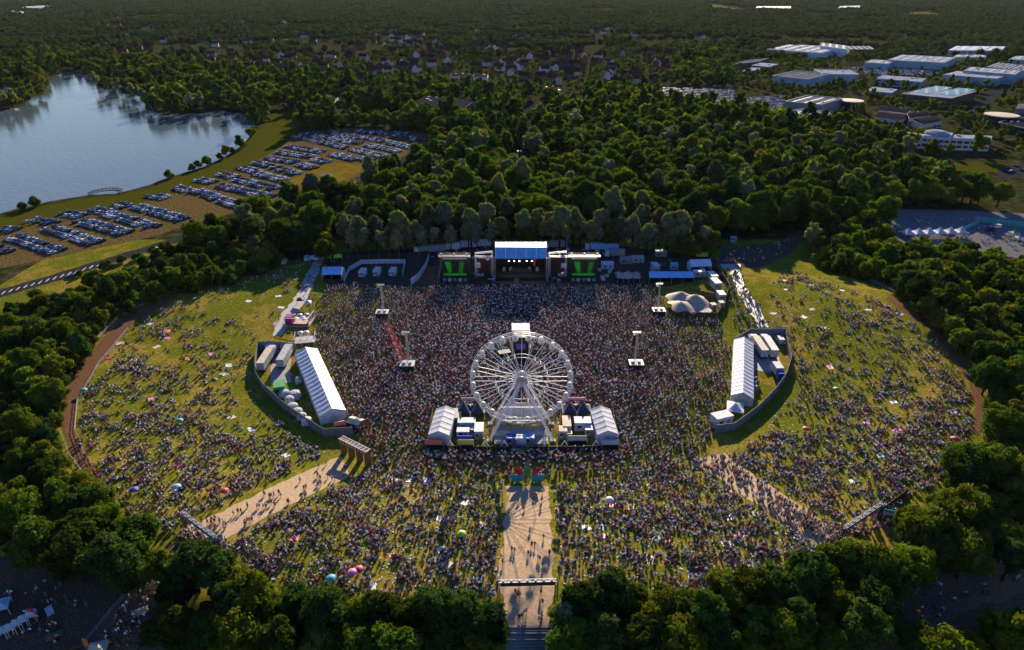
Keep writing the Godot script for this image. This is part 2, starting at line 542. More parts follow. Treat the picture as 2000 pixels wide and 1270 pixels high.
	struct("service_ground", strip([-80, 1085, 60, 1090, 190, 1120, 330, 1170, 420, 1240], [-80, 1330, 60, 1330, 190, 1330, 330, 1330, 420, 1330], 20, 24, 0.05), M.trodden)
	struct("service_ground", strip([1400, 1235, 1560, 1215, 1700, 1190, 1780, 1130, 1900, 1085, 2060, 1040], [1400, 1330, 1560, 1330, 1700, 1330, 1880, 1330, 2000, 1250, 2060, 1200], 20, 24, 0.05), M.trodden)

# ================================================================ industrial estate and houses
var keep_out := []      # ground polygons without trees
var house_at := []
func shed(called: String, label: String, h: float, q: Array, roof: String, wall: String, wins := 0, lights := 0, parapet := 0.0) -> Node3D:
	var a := plane(q[0], q[1], h); var b := plane(q[2], q[3], h); var d := plane(q[4], q[5], h)
	var u := b - a; var w := d - a
	# square the corner up: keep the front edge, make the side run perpendicular enough
	var L := u.length(); var D := clampf(w.length(), 8.0, L * 1.6)
	var ux := u.normalized()
	var wx := w.normalized()
	var o := thing(called, label, "building", Vector3(a.x, 0, a.z))
	var A := Vector3.ZERO; var B := ux * L; var C := ux * L + wx * D; var E := wx * D
	var up := Vector3.UP * h
	var fp := PackedVector2Array()
	var mid := (A + C) * 0.5
	for p in [A, B, C, E]:
		var s: Vector3 = o.position + mid + (p - mid) * (1.0 + 20.0 / (p - mid).length())
		fp.push_back(Vector2(s.x, s.z))
	keep_out.append(fp)
	for e in [[A, B], [B, C], [C, E], [E, A]]:
		var wl := MB.new()
		var p: Vector3 = e[0]; var r: Vector3 = e[1]
		wl.beam(p + up * 0.5 + (r - p).normalized() * 0.1, r + up * 0.5 - (r - p).normalized() * 0.1, 0.3, h)
		var wn := part(o, "wall", wl, M[wall])
		if wins > 0 and (e[0] == A or e[0] == B):
			var k := wins if e[0] == A else int(maxf(1, wins * (r - p).length() / L))
			var nn := (r - p).cross(Vector3.UP).normalized()
			if nn.dot(mid - p) > 0: nn = -nn
			for i in k:
				for row in (2 if h > 7.5 and wins > 4 else 1):
					var c: Vector3 = p.lerp(r, (i + 0.5) / k) + nn * 0.2 + Vector3.UP * (h * (0.30 + 0.38 * row))
					var wb := MB.new()
					var hw := (r - p) / k * 0.38
					wb.beam(c - hw, c + hw, 0.14, 1.7)
					part(wn, "window", wb, M.glass)
	var rf := MB.new()
	rf.quad(A + up, B + up, C + up, E + up)
	rf.quad(A + up - Vector3.UP * 0.3, E + up - Vector3.UP * 0.3, C + up - Vector3.UP * 0.3, B + up - Vector3.UP * 0.3)
	var rn := part(o, "roof", rf, M[roof])
	rn.position.y = 0.2
	for i in lights:
		var t := (i + 0.5) / lights
		var lb := MB.new()
		lb.beam(A.lerp(B, t) + wx * D * 0.08 + up, A.lerp(B, t) + wx * D * 0.92 + up, L / lights * 0.22, 0.25)
		part(rn, "rooflight", lb, M.light_grey, Vector3.UP * 0.1)
	if parapet > 0:
		for e in [[A, B], [B, C], [C, E], [E, A]]:
			var pb := MB.new()
			pb.beam(e[0] + up + Vector3.UP * parapet * 0.5, e[1] + up + Vector3.UP * parapet * 0.5, 0.5, parapet)
			part(o, "parapet", pb, M.light_grey, Vector3.UP * 0.21)
	for i in int(clampf(L / 14.0, 2, 7)):
		var vp := ux * L * rng.randf_range(0.1, 0.9) + wx * D * rng.randf_range(0.2, 0.9)
		part(rn, "roof_vent", MB.new().box(vp + up + Vector3.UP * 0.5, Vector3(rng.randf_range(1, 3.2), rng.randf_range(0.8, 1.5), rng.randf_range(1, 2.4))), M.grey if i % 2 else M.light_grey)
	var db := MB.new()
	var dn := wx * -0.24
	db.beam(ux * L * 0.62 + dn + Vector3.UP * 1.6, ux * L * 0.62 + ux * 3.5 + dn + Vector3.UP * 1.6, 0.14, 3.2)
	part(o, "door", db, M.dark)
	return o

func build_far_buildings() -> void:
	var s := shed("warehouse", "long pale warehouse with white front wall at far edge of estate", 9, [1498, 96, 1605, 104, 1545, 86], "metal_roof", "pale_blue", 0, 5)
	shed("warehouse", "tall pale warehouse with ribbed roof joined to long white one", 13, [1602, 90, 1655, 97, 1604, 83], "metal_roof", "pale_blue", 0, 4)
	shed("warehouse", "dark walled warehouse with striped grey roof behind the tall one", 8, [1660, 97, 1712, 97, 1642, 85], "grey_roof", "dark", 0, 5)
	shed("office_block", "low dark office with flat grey roof among trees", 6, [1430, 126, 1482, 121, 1455, 118], "grey_roof", "brown", 5, 0)
	shed("office_block", "low brown office with pale flat roof among trees", 6, [1467, 128, 1503, 131, 1495, 120], "metal_roof", "brown", 6, 0)
	shed("office_block", "small flat roofed shed in front of brown office", 4, [1443, 141, 1487, 136, 1468, 132], "metal_roof", "grey_wall", 3, 0)
	shed("warehouse", "grey warehouse with white parapet and teal front wall", 10, [1509, 149, 1577, 156, 1560, 138], "grey_roof", "blue_wall", 0, 0, 0.9)
	shed("warehouse", "long blue walled wing with white parapet beside car yard", 10, [1608, 146, 1678, 147, 1590, 136], "metal_roof", "blue_wall", 0, 0, 0.9)
	shed("warehouse", "plain grey warehouse with parapet beside overflow car park", 10, [1534, 199, 1603, 206, 1583, 186], "grey_roof", "grey_wall", 0, 3, 0.8)
	shed("warehouse", "low white roofed building with parapet at the wood edge", 7, [1520, 223, 1597, 232, 1566, 214], "metal_roof", "grey_wall", 4, 2, 0.7)
	shed("warehouse", "low front wing of big pale distribution shed", 8, [1689, 122, 1735, 125, 1712, 113], "metal_roof", "blue_wall", 0, 3)
	shed("warehouse", "biggest pale distribution shed beside the full car yard", 10, [1733, 117, 1845, 123, 1762, 107], "metal_roof", "blue_wall", 0, 6)
	shed("office_block", "flat roofed office with blue glazed front below car yard", 8, [1712, 153, 1800, 160, 1724, 147], "metal_roof", "sky_blue", 7, 0)
	shed("office_block", "low pale roofed hall beside solar panel building", 5, [1692, 177, 1742, 182, 1705, 170], "metal_roof", "grey_wall", 0, 0)
	s = shed("office_block", "dark walled building with rows of green solar panels on roof", 9, [1762, 184, 1858, 193, 1832, 167], "metal_roof", "brown", 8, 0, 0.5)
	var a := plane(1762, 184, 9); var b := plane(1858, 193, 9); var d := plane(1832, 167, 9)
	for i in 12:
		for k in 7:
			if i == 5 or i == 6: continue
			var p := (b - a) * (0.1 + 0.07 * i) + (d - a) * (0.25 + 0.095 * k) + Vector3.UP * 9.6
			var pn := MB.new()
			var ux := (b - a).normalized() * 2.0; var wx := (d - a).normalized() * 2.4
			pn.quad(p - ux - wx, p + ux - wx, p + ux + wx + Vector3.UP * 0.7, p - ux + wx + Vector3.UP * 0.7)
			part(s, "solar_panel", pn, M.teal if (i + k) % 3 else M.pale_blue)
	shed("warehouse", "pale two bay warehouse with white roof strips, lower bay", 9, [1842, 146, 1948, 154, 1870, 139], "metal_roof", "blue_wall", 0, 8)
	shed("warehouse", "pale warehouse tier standing behind the lower bay", 12, [1882, 138, 1984, 146, 1896, 131], "metal_roof", "blue_wall", 0, 5)
	shed("warehouse", "warehouse with many striped rooflights at estate edge", 9, [1925, 131, 2010, 140, 1950, 122], "grey_roof", "blue_wall", 0, 9)
	shed("warehouse", "blue white warehouse with roof vents against far wood", 9, [1853, 98, 1955, 99, 1868, 90], "pale_blue", "pale_blue", 8, 5)
	shed("warehouse", "low cream roofed warehouse before blue white one", 6, [1862, 112, 1925, 112, 1868, 107], "metal_roof", "render_wall", 0, 4)
	shed("warehouse", "pale roofed warehouse cut by picture edge beyond striped one", 8, [1970, 116, 2060, 120, 1985, 109], "metal_roof", "blue_wall", 0, 3)
	# four halls with arched slate roofs
	var arch := [[1709, 229, 1762, 235, 1722, 219], [1717, 215, 1770, 221, 1728, 208], [1803, 243, 1840, 236, 1781, 233], [1776, 231, 1815, 226, 1772, 221]]
	var arch_l := ["arched slate roofed pavilion with pale walls before the white office", "arched slate roofed pavilion at the back of the cluster", "arched slate roofed pavilion with glazed gable", "arched slate roofed pavilion in middle of the cluster"]
	for i in 4:
		var q: Array = arch[i]
		s = shed("pavilion", arch_l[i], 6, q, "slate", "render_wall", 5, 0)
		var A := plane(q[0], q[1], 6) - s.position; var B := plane(q[2], q[3], 6) - s.position; var D := plane(q[4], q[5], 6) - s.position
		for k in 6:
			var r := MB.new()
			var t0 := k / 6.0; var t1 := (k + 1) / 6.0
			var y0 := sin(PI * t0) * 1.6 + 0.3; var y1 := sin(PI * t1) * 1.6 + 0.3
			var p0 := A.lerp(D, t0) + Vector3.UP * y0; var p1 := A.lerp(D, t1) + Vector3.UP * y1
			r.quad(p0, p0 + B - A, p1 + B - A, p1)
			part(s, "roof_panel", r, M.slate)
	# white curved office
	s = shed("office_block", "long white office with strip windows, wing nearest the trees", 9, [1757, 264, 1803, 268, 1764, 259], "metal_roof", "white", 4, 0)
	shed("office_block", "long white office with strip windows and end fin", 9, [1858, 270, 1936, 273, 1862, 263], "metal_roof", "white", 6, 0)
	s = shed("office_block", "white office centre with round roof and tall glazing", 10, [1804, 265, 1857, 269, 1810, 256], "metal_roof", "white", 5, 0)
	var c := plane(1830, 262, 10) - s.position
	part(s, "round_roof", MB.new().lathe(c, [Vector2(9, 0.4), Vector2(8.4, 1.8), Vector2(5, 2.9), Vector2(0, 3.2)], 20), M.metal_roof)
	# round roofed drums
	for q in [[1957, 224, 14.0, "dark drum building with round cream roof at picture edge"], [1663, 196, 12.0, "entrance drum with round cream roof beside grey warehouse"]]:
		var p := plane(q[0], q[1], 9)
		var o := thing("drum_building", q[3], "building", Vector3(p.x, 0, p.z))
		part(o, "wall", MB.new().lathe(Vector3.ZERO, [Vector2(q[2] * 0.75, 0), Vector2(q[2] * 0.75, 8.4)], 24), M.glass)
		part(o, "roof", MB.new().lathe(Vector3.ZERO, [Vector2(0, 8.4), Vector2(q[2], 8.5), Vector2(q[2], 9.2), Vector2(0, 9.6)], 28), M.cream)
		keep_out.append(poly([q[0] - 28, q[1] + 22, q[0] + 28, q[1] + 22, q[0] + 28, q[1] - 8, q[0] - 28, q[1] - 8]))
	shed("office_block", "dark flat roofed office beside drum building", 6, [1950, 240, 2050, 262, 1985, 228], "slate", "glass", 0, 0, 0.4)
	shed("office_block", "grey flat roofed office half cut off by picture edge", 8, [1984, 212, 2040, 214, 1990, 203], "grey_roof", "grey_wall", 4, 0)
	# long low school like blocks by the lake
	shed("school_building", "long dark roofed terrace beside the lakeside car park", 6, [588, 188, 650, 199, 600, 180], "slate", "render_wall", 8, 0)
	shed("school_building", "white walled low block with dark roof past the hedge", 6, [682, 182, 735, 185, 690, 175], "slate", "white", 8, 0)
	shed("school_building", "long dark gym hall with white edged roof", 10, [800, 205, 905, 213, 830, 188], "slate", "brown", 0, 0)
	shed("terrace_row", "terrace with white dormers along dark roof", 7, [880, 149, 915, 150, 882, 143], "slate", "white", 8, 0)
	shed("terrace_row", "shorter terrace with white dormers beside longer one", 7, [924, 150, 952, 151, 926, 144], "slate", "white", 7, 0)
	shed("terrace_row", "brick block facing the junction with white upper windows", 8, [1062, 175, 1090, 176, 1064, 168], "tile", "brick", 5, 0)
	shed("warehouse", "long white sheds on the far left skyline", 8, [12, 24, 42, 25, 22, 20], "white", "white", 0, 4)
	shed("warehouse", "pale hall beyond the left skyline trees", 9, [40, 17, 95, 14, 50, 11], "pale_blue", "pale_blue", 0, 4)
	shed("warehouse", "white roofed sheds on the right skyline", 8, [1475, 16, 1545, 16, 1480, 12], "white", "white", 0, 4)
	shed("warehouse", "small white sheds far behind the estate", 8, [1637, 15, 1680, 14, 1640, 11], "white", "white", 0, 4)

func make_house(called: String, label: String, wallm: String, roofm: String, w: float, d: float, h: float, rh: float) -> Node3D:
	var o := thing(called, label, "house", Vector3.ZERO, 0, "houses among the far trees")
	o.set_meta("base_name", called)
	var b := MB.new().box(Vector3(0, h / 2, 0), Vector3(w, h, d))
	b.tri(Vector3(-w / 2, h, d / 2), Vector3(-w / 2, h + rh, 0), Vector3(-w / 2, h, -d / 2))
	b.tri(Vector3(w / 2, h, d / 2), Vector3(w / 2, h + rh, 0), Vector3(w / 2, h, -d / 2))
	part(o, "wall", b, M[wallm])
	var r := MB.new()
	for s in [-1, 1]:
		var e := Vector3(0, h - 0.25, s * (d / 2 + 0.5)); var t := Vector3(0, h + rh + 0.05, 0)
		var X := Vector3(w / 2 + 0.4, 0, 0)
		r.quad(e - X, e + X, t + X, t - X)
		r.quad(e - X + Vector3.UP * 0.22, t - X + Vector3.UP * 0.22, t + X + Vector3.UP * 0.22, e + X + Vector3.UP * 0.22)
	var rn := part(o, "roof", r, M[roofm])
	part(rn, "chimney", MB.new().box(Vector3(w * 0.3, h + rh + 0.5, 0.3), Vector3(0.8, 1.8, 0.8)), M.brick)
	for s in [1]:
		for i in 3:
			for k in 2:
				var wn := part(o, "window", MB.new().box(Vector3(-w / 3 + i * w / 3, 1.5 + 2.5 * k, s * (d / 2 + 0.04)), Vector3(1.3, 1.2, 0.1)), M.white)
				part(wn, "pane", MB.new().box(Vector3(-w / 3 + i * w / 3, 1.5 + 2.5 * k, s * (d / 2 + 0.09)), Vector3(1.1, 1.0, 0.06)), M.glass)
	part(o, "door", MB.new().box(Vector3(w * 0.17, 1.05, d / 2 + 0.05), Vector3(1.0, 2.1, 0.1)), M.royal)
	return o

func build_houses() -> void:
	var kinds := [["brick_house", "red brick house with brown tiled roof among far trees", "brick", "tile", 13.0, 9.5, 6.0, 4.0],
		["rendered_house", "pale rendered house with slate roof among far trees", "render_wall", "slate", 14.0, 9.5, 6.0, 4.0],
		["white_house", "white gabled house with brown roof among far trees", "white", "tile", 13.0, 9.5, 6.0, 4.6]]
	var proto := []
	var first := [true, true, true]
	for k in kinds: proto.append(make_house(k[0], k[1], k[2], k[3], k[4], k[5], k[6], k[7]))
	# [pixel polygon box, how many]
	var zones := [[1180, 1300, 95, 175, 18, "between the junction and the estate"], [990, 1200, 100, 165, 48, "in the streets behind the junction mast lamp"], [830, 990, 80, 140, 44, "around the dormered terraces"], [640, 830, 70, 150, 52, "behind the white walled low block"], [480, 640, 72, 150, 44, "beyond the lakeside terrace"], [200, 480, 62, 120, 40, "beyond the far lake shore"], [700, 1250, 62, 95, 40, "at the back of the suburb"], [0, 60, 140, 185, 7, "beside the lake inlet"], [700, 790, 128, 160, 6, "behind the white walled low block"], [1000, 1500, 40, 80, 14, "alone in the far woods past the estate"], [100, 600, 35, 65, 14, "alone in the far woods past the lake"]]
	for zn in zones:
		for i in zn[4]:
			var p := G(rng.randf_range(zn[0], zn[1]), rng.randf_range(zn[2], zn[3]))
			var bad := inside(Vector2(p.x, p.z), keep_out)
			for q in house_at:
				if p.distance_to(q) < 15: bad = true
			if bad: continue
			house_at.append(p)
			var k := rng.randi() % 6
			k = 0 if k < 4 else (1 if k < 5 else 2)
			var turn := rng.randf_range(-0.5, 0.5) + (PI / 2 if rng.randf() < 0.45 else 0.0)
			if first[k]:
				first[k] = false
				proto[k].position = p
				proto[k].rotation.y = turn
				tag(proto[k], String(kinds[k][1]).replace("among far trees", zn[5]), "house", "houses " + zn[5])
			else:
				var h := dup(proto[k], p, turn, String(kinds[k][1]).replace("among far trees", zn[5]))
				h.set_meta("group", "houses " + zn[5])

# ================================================================ trees
func blob(mb: MB, c: Vector3, r: Vector3, jit: float) -> void:
	var rows := 4; var cols := 7
	var g := []
	for i in rows + 1:
		var row := []
		for k in cols:
			var th := PI * i / rows; var ph := TAU * (k + 0.5 * (i % 2)) / cols
			var d := Vector3(sin(th) * cos(ph), cos(th), sin(th) * sin(ph))
			row.append(c + d * r * (1.0 + rng.randf_range(-jit, jit)))
		g.append(row)
	for i in rows:
		for k in cols:
			mb.quad(g[i][k], g[i + 1][k], g[i + 1][(k + 1) % cols], g[i][(k + 1) % cols])
func crown(kind: int, clumps: int, leaves: int, leaf: float, skirt := false) -> MB:
	var mb := MB.new()
	var R: Vector3 = [Vector3(5, 4.6, 5), Vector3(5.2, 4.2, 5), Vector3(4.6, 3.4, 4.6), Vector3(3.3, 5.6, 3.3), Vector3(4.2, 5.4, 4.2)][kind]
	var cy: float = [6.2, 5.8, 3.3, 7.6, 6.9][kind]
	var base: Vector3 = [Vector3(0.094, 0.132, 0.022), Vector3(0.130, 0.160, 0.020), Vector3(0.096, 0.120, 0.022), Vector3(0.23, 0.24, 0.14), Vector3(0.056, 0.092, 0.025)][kind]
	# a few big limbs carry the foliage, so the outline is uneven
	var lobes := []
	var nl := 5 + rng.randi() % 3
	for i in nl:
		var a := TAU * i / nl + rng.randf_range(-0.4, 0.4)
		lobes.append(Vector3(cos(a) * rng.randf_range(0.3, 0.52), rng.randf_range(-0.35, 0.5), sin(a) * rng.randf_range(0.3, 0.52)))
	lobes.append(Vector3(0, 0.55, 0))
	for i in clumps:
		var lb: Vector3 = lobes[rng.randi() % lobes.size()]
		var off := lb + Vector3(rng.randfn(), rng.randfn() * 0.85 + 0.15, rng.randfn()).normalized() * rng.randf_range(0.2, 0.44)
		var d := off.normalized()
		var rad := clampf(off.length(), 0.3, 0.86)
		var ctr := Vector3(0, cy, 0) + off * R
		var cr := (1.0 - rad * 0.5) * 0.40 * R.x * rng.randf_range(0.75, 1.2)
		var tone := rng.randf_range(0.7, 1.3)
		var warm := rng.randf_range(-0.12, 0.2)
		var cc := base * tone
		cc.x *= 1.0 + warm
		mb.col = Color(cc.x, cc.y, cc.z)
		blob(mb, ctr, Vector3(cr, cr * 0.85, cr) * 0.62, 0.2)
		for k in leaves:
			var e := Vector3(rng.randfn(), rng.randfn() + 0.2, rng.randfn()).normalized()
			var p := ctr + e * cr * Vector3(1, 0.88, 1) * rng.randf_range(0.72, 1.14)
			var nn := (e + d * 0.5 + Vector3(rng.randfn(), rng.randfn(), rng.randfn()) * 0.55).normalized()
			var t := nn.cross(Vector3(rng.randfn(), rng.randfn(), rng.randfn())).normalized()
			var b := nn.cross(t)
			var s := leaf * rng.randf_range(0.6, 1.3)
			var j := rng.randf_range(0.9, 1.1)   # no two leaves are quite the same green
			mb.col = Color(cc.x * j, cc.y * j, cc.z * j)
			mb.quad(p - t * s, p + b * s * 0.62 + nn * s * 0.2, p + t * s, p - b * s * 0.62 + nn * s * 0.15)
	return mb
func trunk(kind: int) -> MB:
	var mb := MB.new()
	mb.col = Color(0.06, 0.045, 0.03)
	var h: float = [6.0, 5.6, 3.0, 9.0, 7.0][kind]
	mb.tube(Vector3(0, -0.6, 0), Vector3(0.1, h * 0.5, 0.05), 0.34, 0.24, 7, false)
	mb.tube(Vector3(0.1, h * 0.5, 0.05), Vector3(0, h, 0), 0.24, 0.10, 6, false)
	for i in 5:
		var a := TAU * i / 5.0 + 0.4
		mb.tube(Vector3(0.08, h * (0.35 + 0.1 * i), 0.03), Vector3(cos(a) * 2.3, h * (0.62 + 0.1 * i), sin(a) * 2.3), 0.13, 0.04, 5, false)
	return mb
func add_copies(parent: Node3D, called: String, mesh: Mesh, m: Material, xf: Array, cols: Array) -> void:
	if xf.is_empty(): return
	var mm := MultiMesh.new()
	mm.transform_format = MultiMesh.TRANSFORM_3D
	mm.use_colors = not cols.is_empty()
	mm.mesh = mesh
	mm.instance_count = xf.size()
	for i in xf.size():
		mm.set_instance_transform(i, xf[i])
		if not cols.is_empty(): mm.set_instance_color(i, cols[i])
	var o := MultiMeshInstance3D.new()
	o.multimesh = mm
	o.material_override = m
	o.name = called
	parent.add_child(o, true)
func leaf_mat(tint: Color, back := 1.0) -> StandardMaterial3D:
	var m := StandardMaterial3D.new()
	m.vertex_color_use_as_albedo = true
	m.albedo_color = tint
	m.roughness = 0.9
	m.metallic_specular = 0.12
	m.backlight_enabled = true
	m.backlight = Color(0.92, 1.0, 0.32) * back
	return m

func build_trees() -> void:
	var tints := [leaf_mat(Color(1, 1, 1)), leaf_mat(Color(0.86, 0.93, 0.9)), leaf_mat(Color(1, 0.97, 0.8)), leaf_mat(Color(0.93, 1, 0.85)), leaf_mat(Color(0.75, 0.85, 0.95)), leaf_mat(Color(1, 0.95, 0.8)), leaf_mat(Color(0.72, 0.72, 0.7))]
	# variants: near, middle, far of each kind
	var near := []; var mid := []; var far := []; var trunks := []
	for k in 5:
		near.append([crown(k, 92, 66, 0.33).mesh(), crown(k, 84, 70, 0.34).mesh()])
		var a := crown(k, 50, 34, 0.55); var b := crown(k, 46, 36, 0.58)
		var t := trunk(k)
		for m in [a, b]:
			m.v.append_array(t.v); m.n.append_array(t.n); m.c.append_array(t.c); m.uv.append_array(t.uv)
		mid.append([a.mesh(), b.mesh()])
		far.append([crown(k, 20, 20, 0.95).mesh(), crown(k, 18, 22, 1.0).mesh()])
		trunks.append(t.mesh())
	var items := []   # [pos, kind, scale, stretch, place]
	# canopy outlines as seen, lifted to crown height: [polygon, lift, spacing, kinds, scale lo, hi, place]
	var bands := [
		[[-60, 612, 60, 584, 200, 548, 330, 506, 400, 482, 540, 480, 548, 500, 500, 524, 420, 541, 330, 560, 235, 596, 168, 666, 112, 760, 96, 850, 122, 930, 240, 990, 280, 1046, 240, 1090, 120, 1085, 0, 1040, -60, 1000], 5.0, 5.4, [2, 2, 0, 1, 2, 4], 0.6, 1.0, "left bank"],
		[[1570, 474, 1600, 446, 1680, 434, 1760, 472, 1850, 474, 1900, 492, 2060, 505, 2060, 980, 1960, 1065, 1850, 1075, 1775, 1050, 1765, 1020, 1805, 990, 1866, 930, 1905, 865, 1930, 790, 1905, 698, 1856, 646, 1795, 586, 1705, 526, 1610, 505], 6.0, 6.6, [0, 1, 2, 0, 4, 1], 0.65, 1.2, "right bank"],
		[[370, 440, 530, 388, 600, 356, 700, 366, 765, 318, 900, 266, 1000, 276, 1150, 216, 1290, 230, 1500, 256, 1750, 282, 1800, 330, 1990, 370, 2060, 405, 1850, 398, 1740, 402, 1700, 425, 1640, 425, 1560, 462, 1400, 474, 1100, 448, 900, 452, 680, 470, 560, 468, 450, 466, 385, 462], 12.0, 10.0, [0, 4, 4, 1, 0, 3, 0], 0.95, 1.8, "wood behind the stage"],
		[[640, 376, 830, 352, 1000, 352, 1280, 372, 1285, 410, 1000, 400, 660, 420], 12.0, 8.0, [0, 1, 0], 1.1, 1.5, "wood behind the stage"],
		[[0, 545, 110, 510, 300, 470, 360, 450, 366, 462, 320, 480, 150, 525, 0, 560], 4.0, 5.0, [2, 2, 2], 0.4, 0.6, "road hedge"],
		[[640, 370, 730, 334, 840, 284, 900, 262, 880, 284, 780, 322, 690, 362], 3.0, 6.0, [2, 2, 0], 0.5, 0.8, "road hedge"],
		[[585, 236, 640, 240, 720, 245, 800, 252, 900, 262, 1010, 245, 1030, 225, 1000, 205, 850, 195, 700, 200, 640, 180, 560, 190, 590, 215], 8.0, 9.0, [0, 4, 2], 0.8, 1.2, "park trees by the lake"],
		[[-60, 640, 60, 600, 200, 560, 330, 516, 400, 490, 540, 488, 548, 508, 500, 530, 420, 549, 330, 570, 240, 606, 178, 670, 122, 766, 106, 850, 132, 930, 225, 990, 290, 1060, 280, 1110, 120, 1110, 0, 1070, -60, 1030], 1.5, 4.4, [2], 0.42, 0.7, "undergrowth"],
		[[1600, 520, 1700, 545, 1795, 602, 1860, 660, 1910, 710, 1938, 790, 1912, 870, 1872, 940, 1812, 1000, 1775, 1030, 1790, 1070, 1880, 1085, 2060, 1000, 2060, 540, 1900, 520, 1740, 510], 1.5, 4.6, [2], 0.42, 0.72, "undergrowth"],
		[[440, 1125, 560, 1168, 700, 1186, 880, 1194, 975, 1196, 985, 1300, 420, 1300, 400, 1190], 1.0, 3.8, [2], 0.4, 0.62, "undergrowth"],
		[[1090, 1196, 1180, 1168, 1260, 1184, 1380, 1184, 1500, 1146, 1620, 1100, 1740, 1060, 1770, 1120, 1690, 1190, 1600, 1250, 1400, 1300, 1085, 1300], 1.0, 3.8, [2], 0.4, 0.62, "undergrowth"],
		[[1720, 1255, 1800, 1226, 1900, 1236, 2060, 1205, 2060, 1320, 1720, 1320], 9.0, 6.6, [1, 0, 1], 0.9, 1.3, "corner thicket"],
	]
	var shore := [[500, 262], [492, 275], [473, 290], [455, 300], [442, 306], [430, 311], [405, 322], [388, 330], [376, 333], [330, 348], [70, 404], [45, 409], [510, 240], [525, 222], [490, 226]]
	# ground that stays free of trees
	for q in [LAKE, FIELD, LAKESIDE,
			[640, 505, 640, 470, 800, 470, 1100, 455, 1400, 480, 1400, 530, 640, 530],
			[1400, 476, 1560, 446, 1590, 452, 1545, 505, 1400, 530],
			[1690, 425, 1760, 408, 1900, 412, 2050, 420, 2080, 520, 1900, 490, 1750, 470],
			[1735, 468, 1890, 468, 1890, 506, 1745, 502],
			[1280, 168, 1440, 172, 1535, 190, 1530, 232, 1430, 226, 1285, 200],
			[1640, 128, 1840, 128, 1835, 152, 1640, 146], [1000, 196, 1160, 196, 1160, 210, 1000, 210], [1003, 205, 1060, 205, 1045, 245, 1020, 240],
			[1004, 294, 1028, 294, 1034, 348, 1008, 346], [645, 220, 778, 222, 774, 243, 652, 240],
			[1198, 328, 1228, 330, 1230, 347, 1200, 347],
			[640, 366, 835, 290, 900, 264, 915, 273, 660, 384],
			[-60, 572, 90, 536, 330, 464, 380, 450, 395, 460, 210, 522, 0, 586, -60, 596],
			[1362, 8, 1400, 7, 1460, 14, 1460, 21, 1390, 20], [1765, 24, 1800, 21, 1852, 25, 1848, 33, 1770, 33], [438, 69, 470, 68, 476, 78, 440, 80],
			[1880, 215, 1935, 176, 2010, 144, 2015, 158, 1905, 226]]:
		keep_out.append(poly(q))
	for b in bands:
		var q := poly(b[0], b[1])
		var r := bounds(q)
		var s: float = b[2]
		var nx := int(r.size.x / s) + 1; var ny := int(r.size.y / s) + 1
		for j in ny:
			for i in nx:
				var p := r.position + Vector2((i + 0.5 * (j % 2)) * s, j * s) + Vector2(rng.randf_range(-0.42, 0.42), rng.randf_range(-0.42, 0.42)) * s
				if not Geometry2D.is_point_in_polygon(p, q): continue
				if inside(p, keep_out): continue
				if p.y < -440 and pix(Vector3(p.x, 0, p.y)).x > 1700 and rng.randf() < 0.5: continue
				var kind: int = b[3][rng.randi() % b[3].size()]
				items.append([Vector3(p.x, hgt(p.x, p.y), p.y), kind, rng.randf_range(b[4], b[5]), rng.randf_range(0.88, 1.16), b[6]])
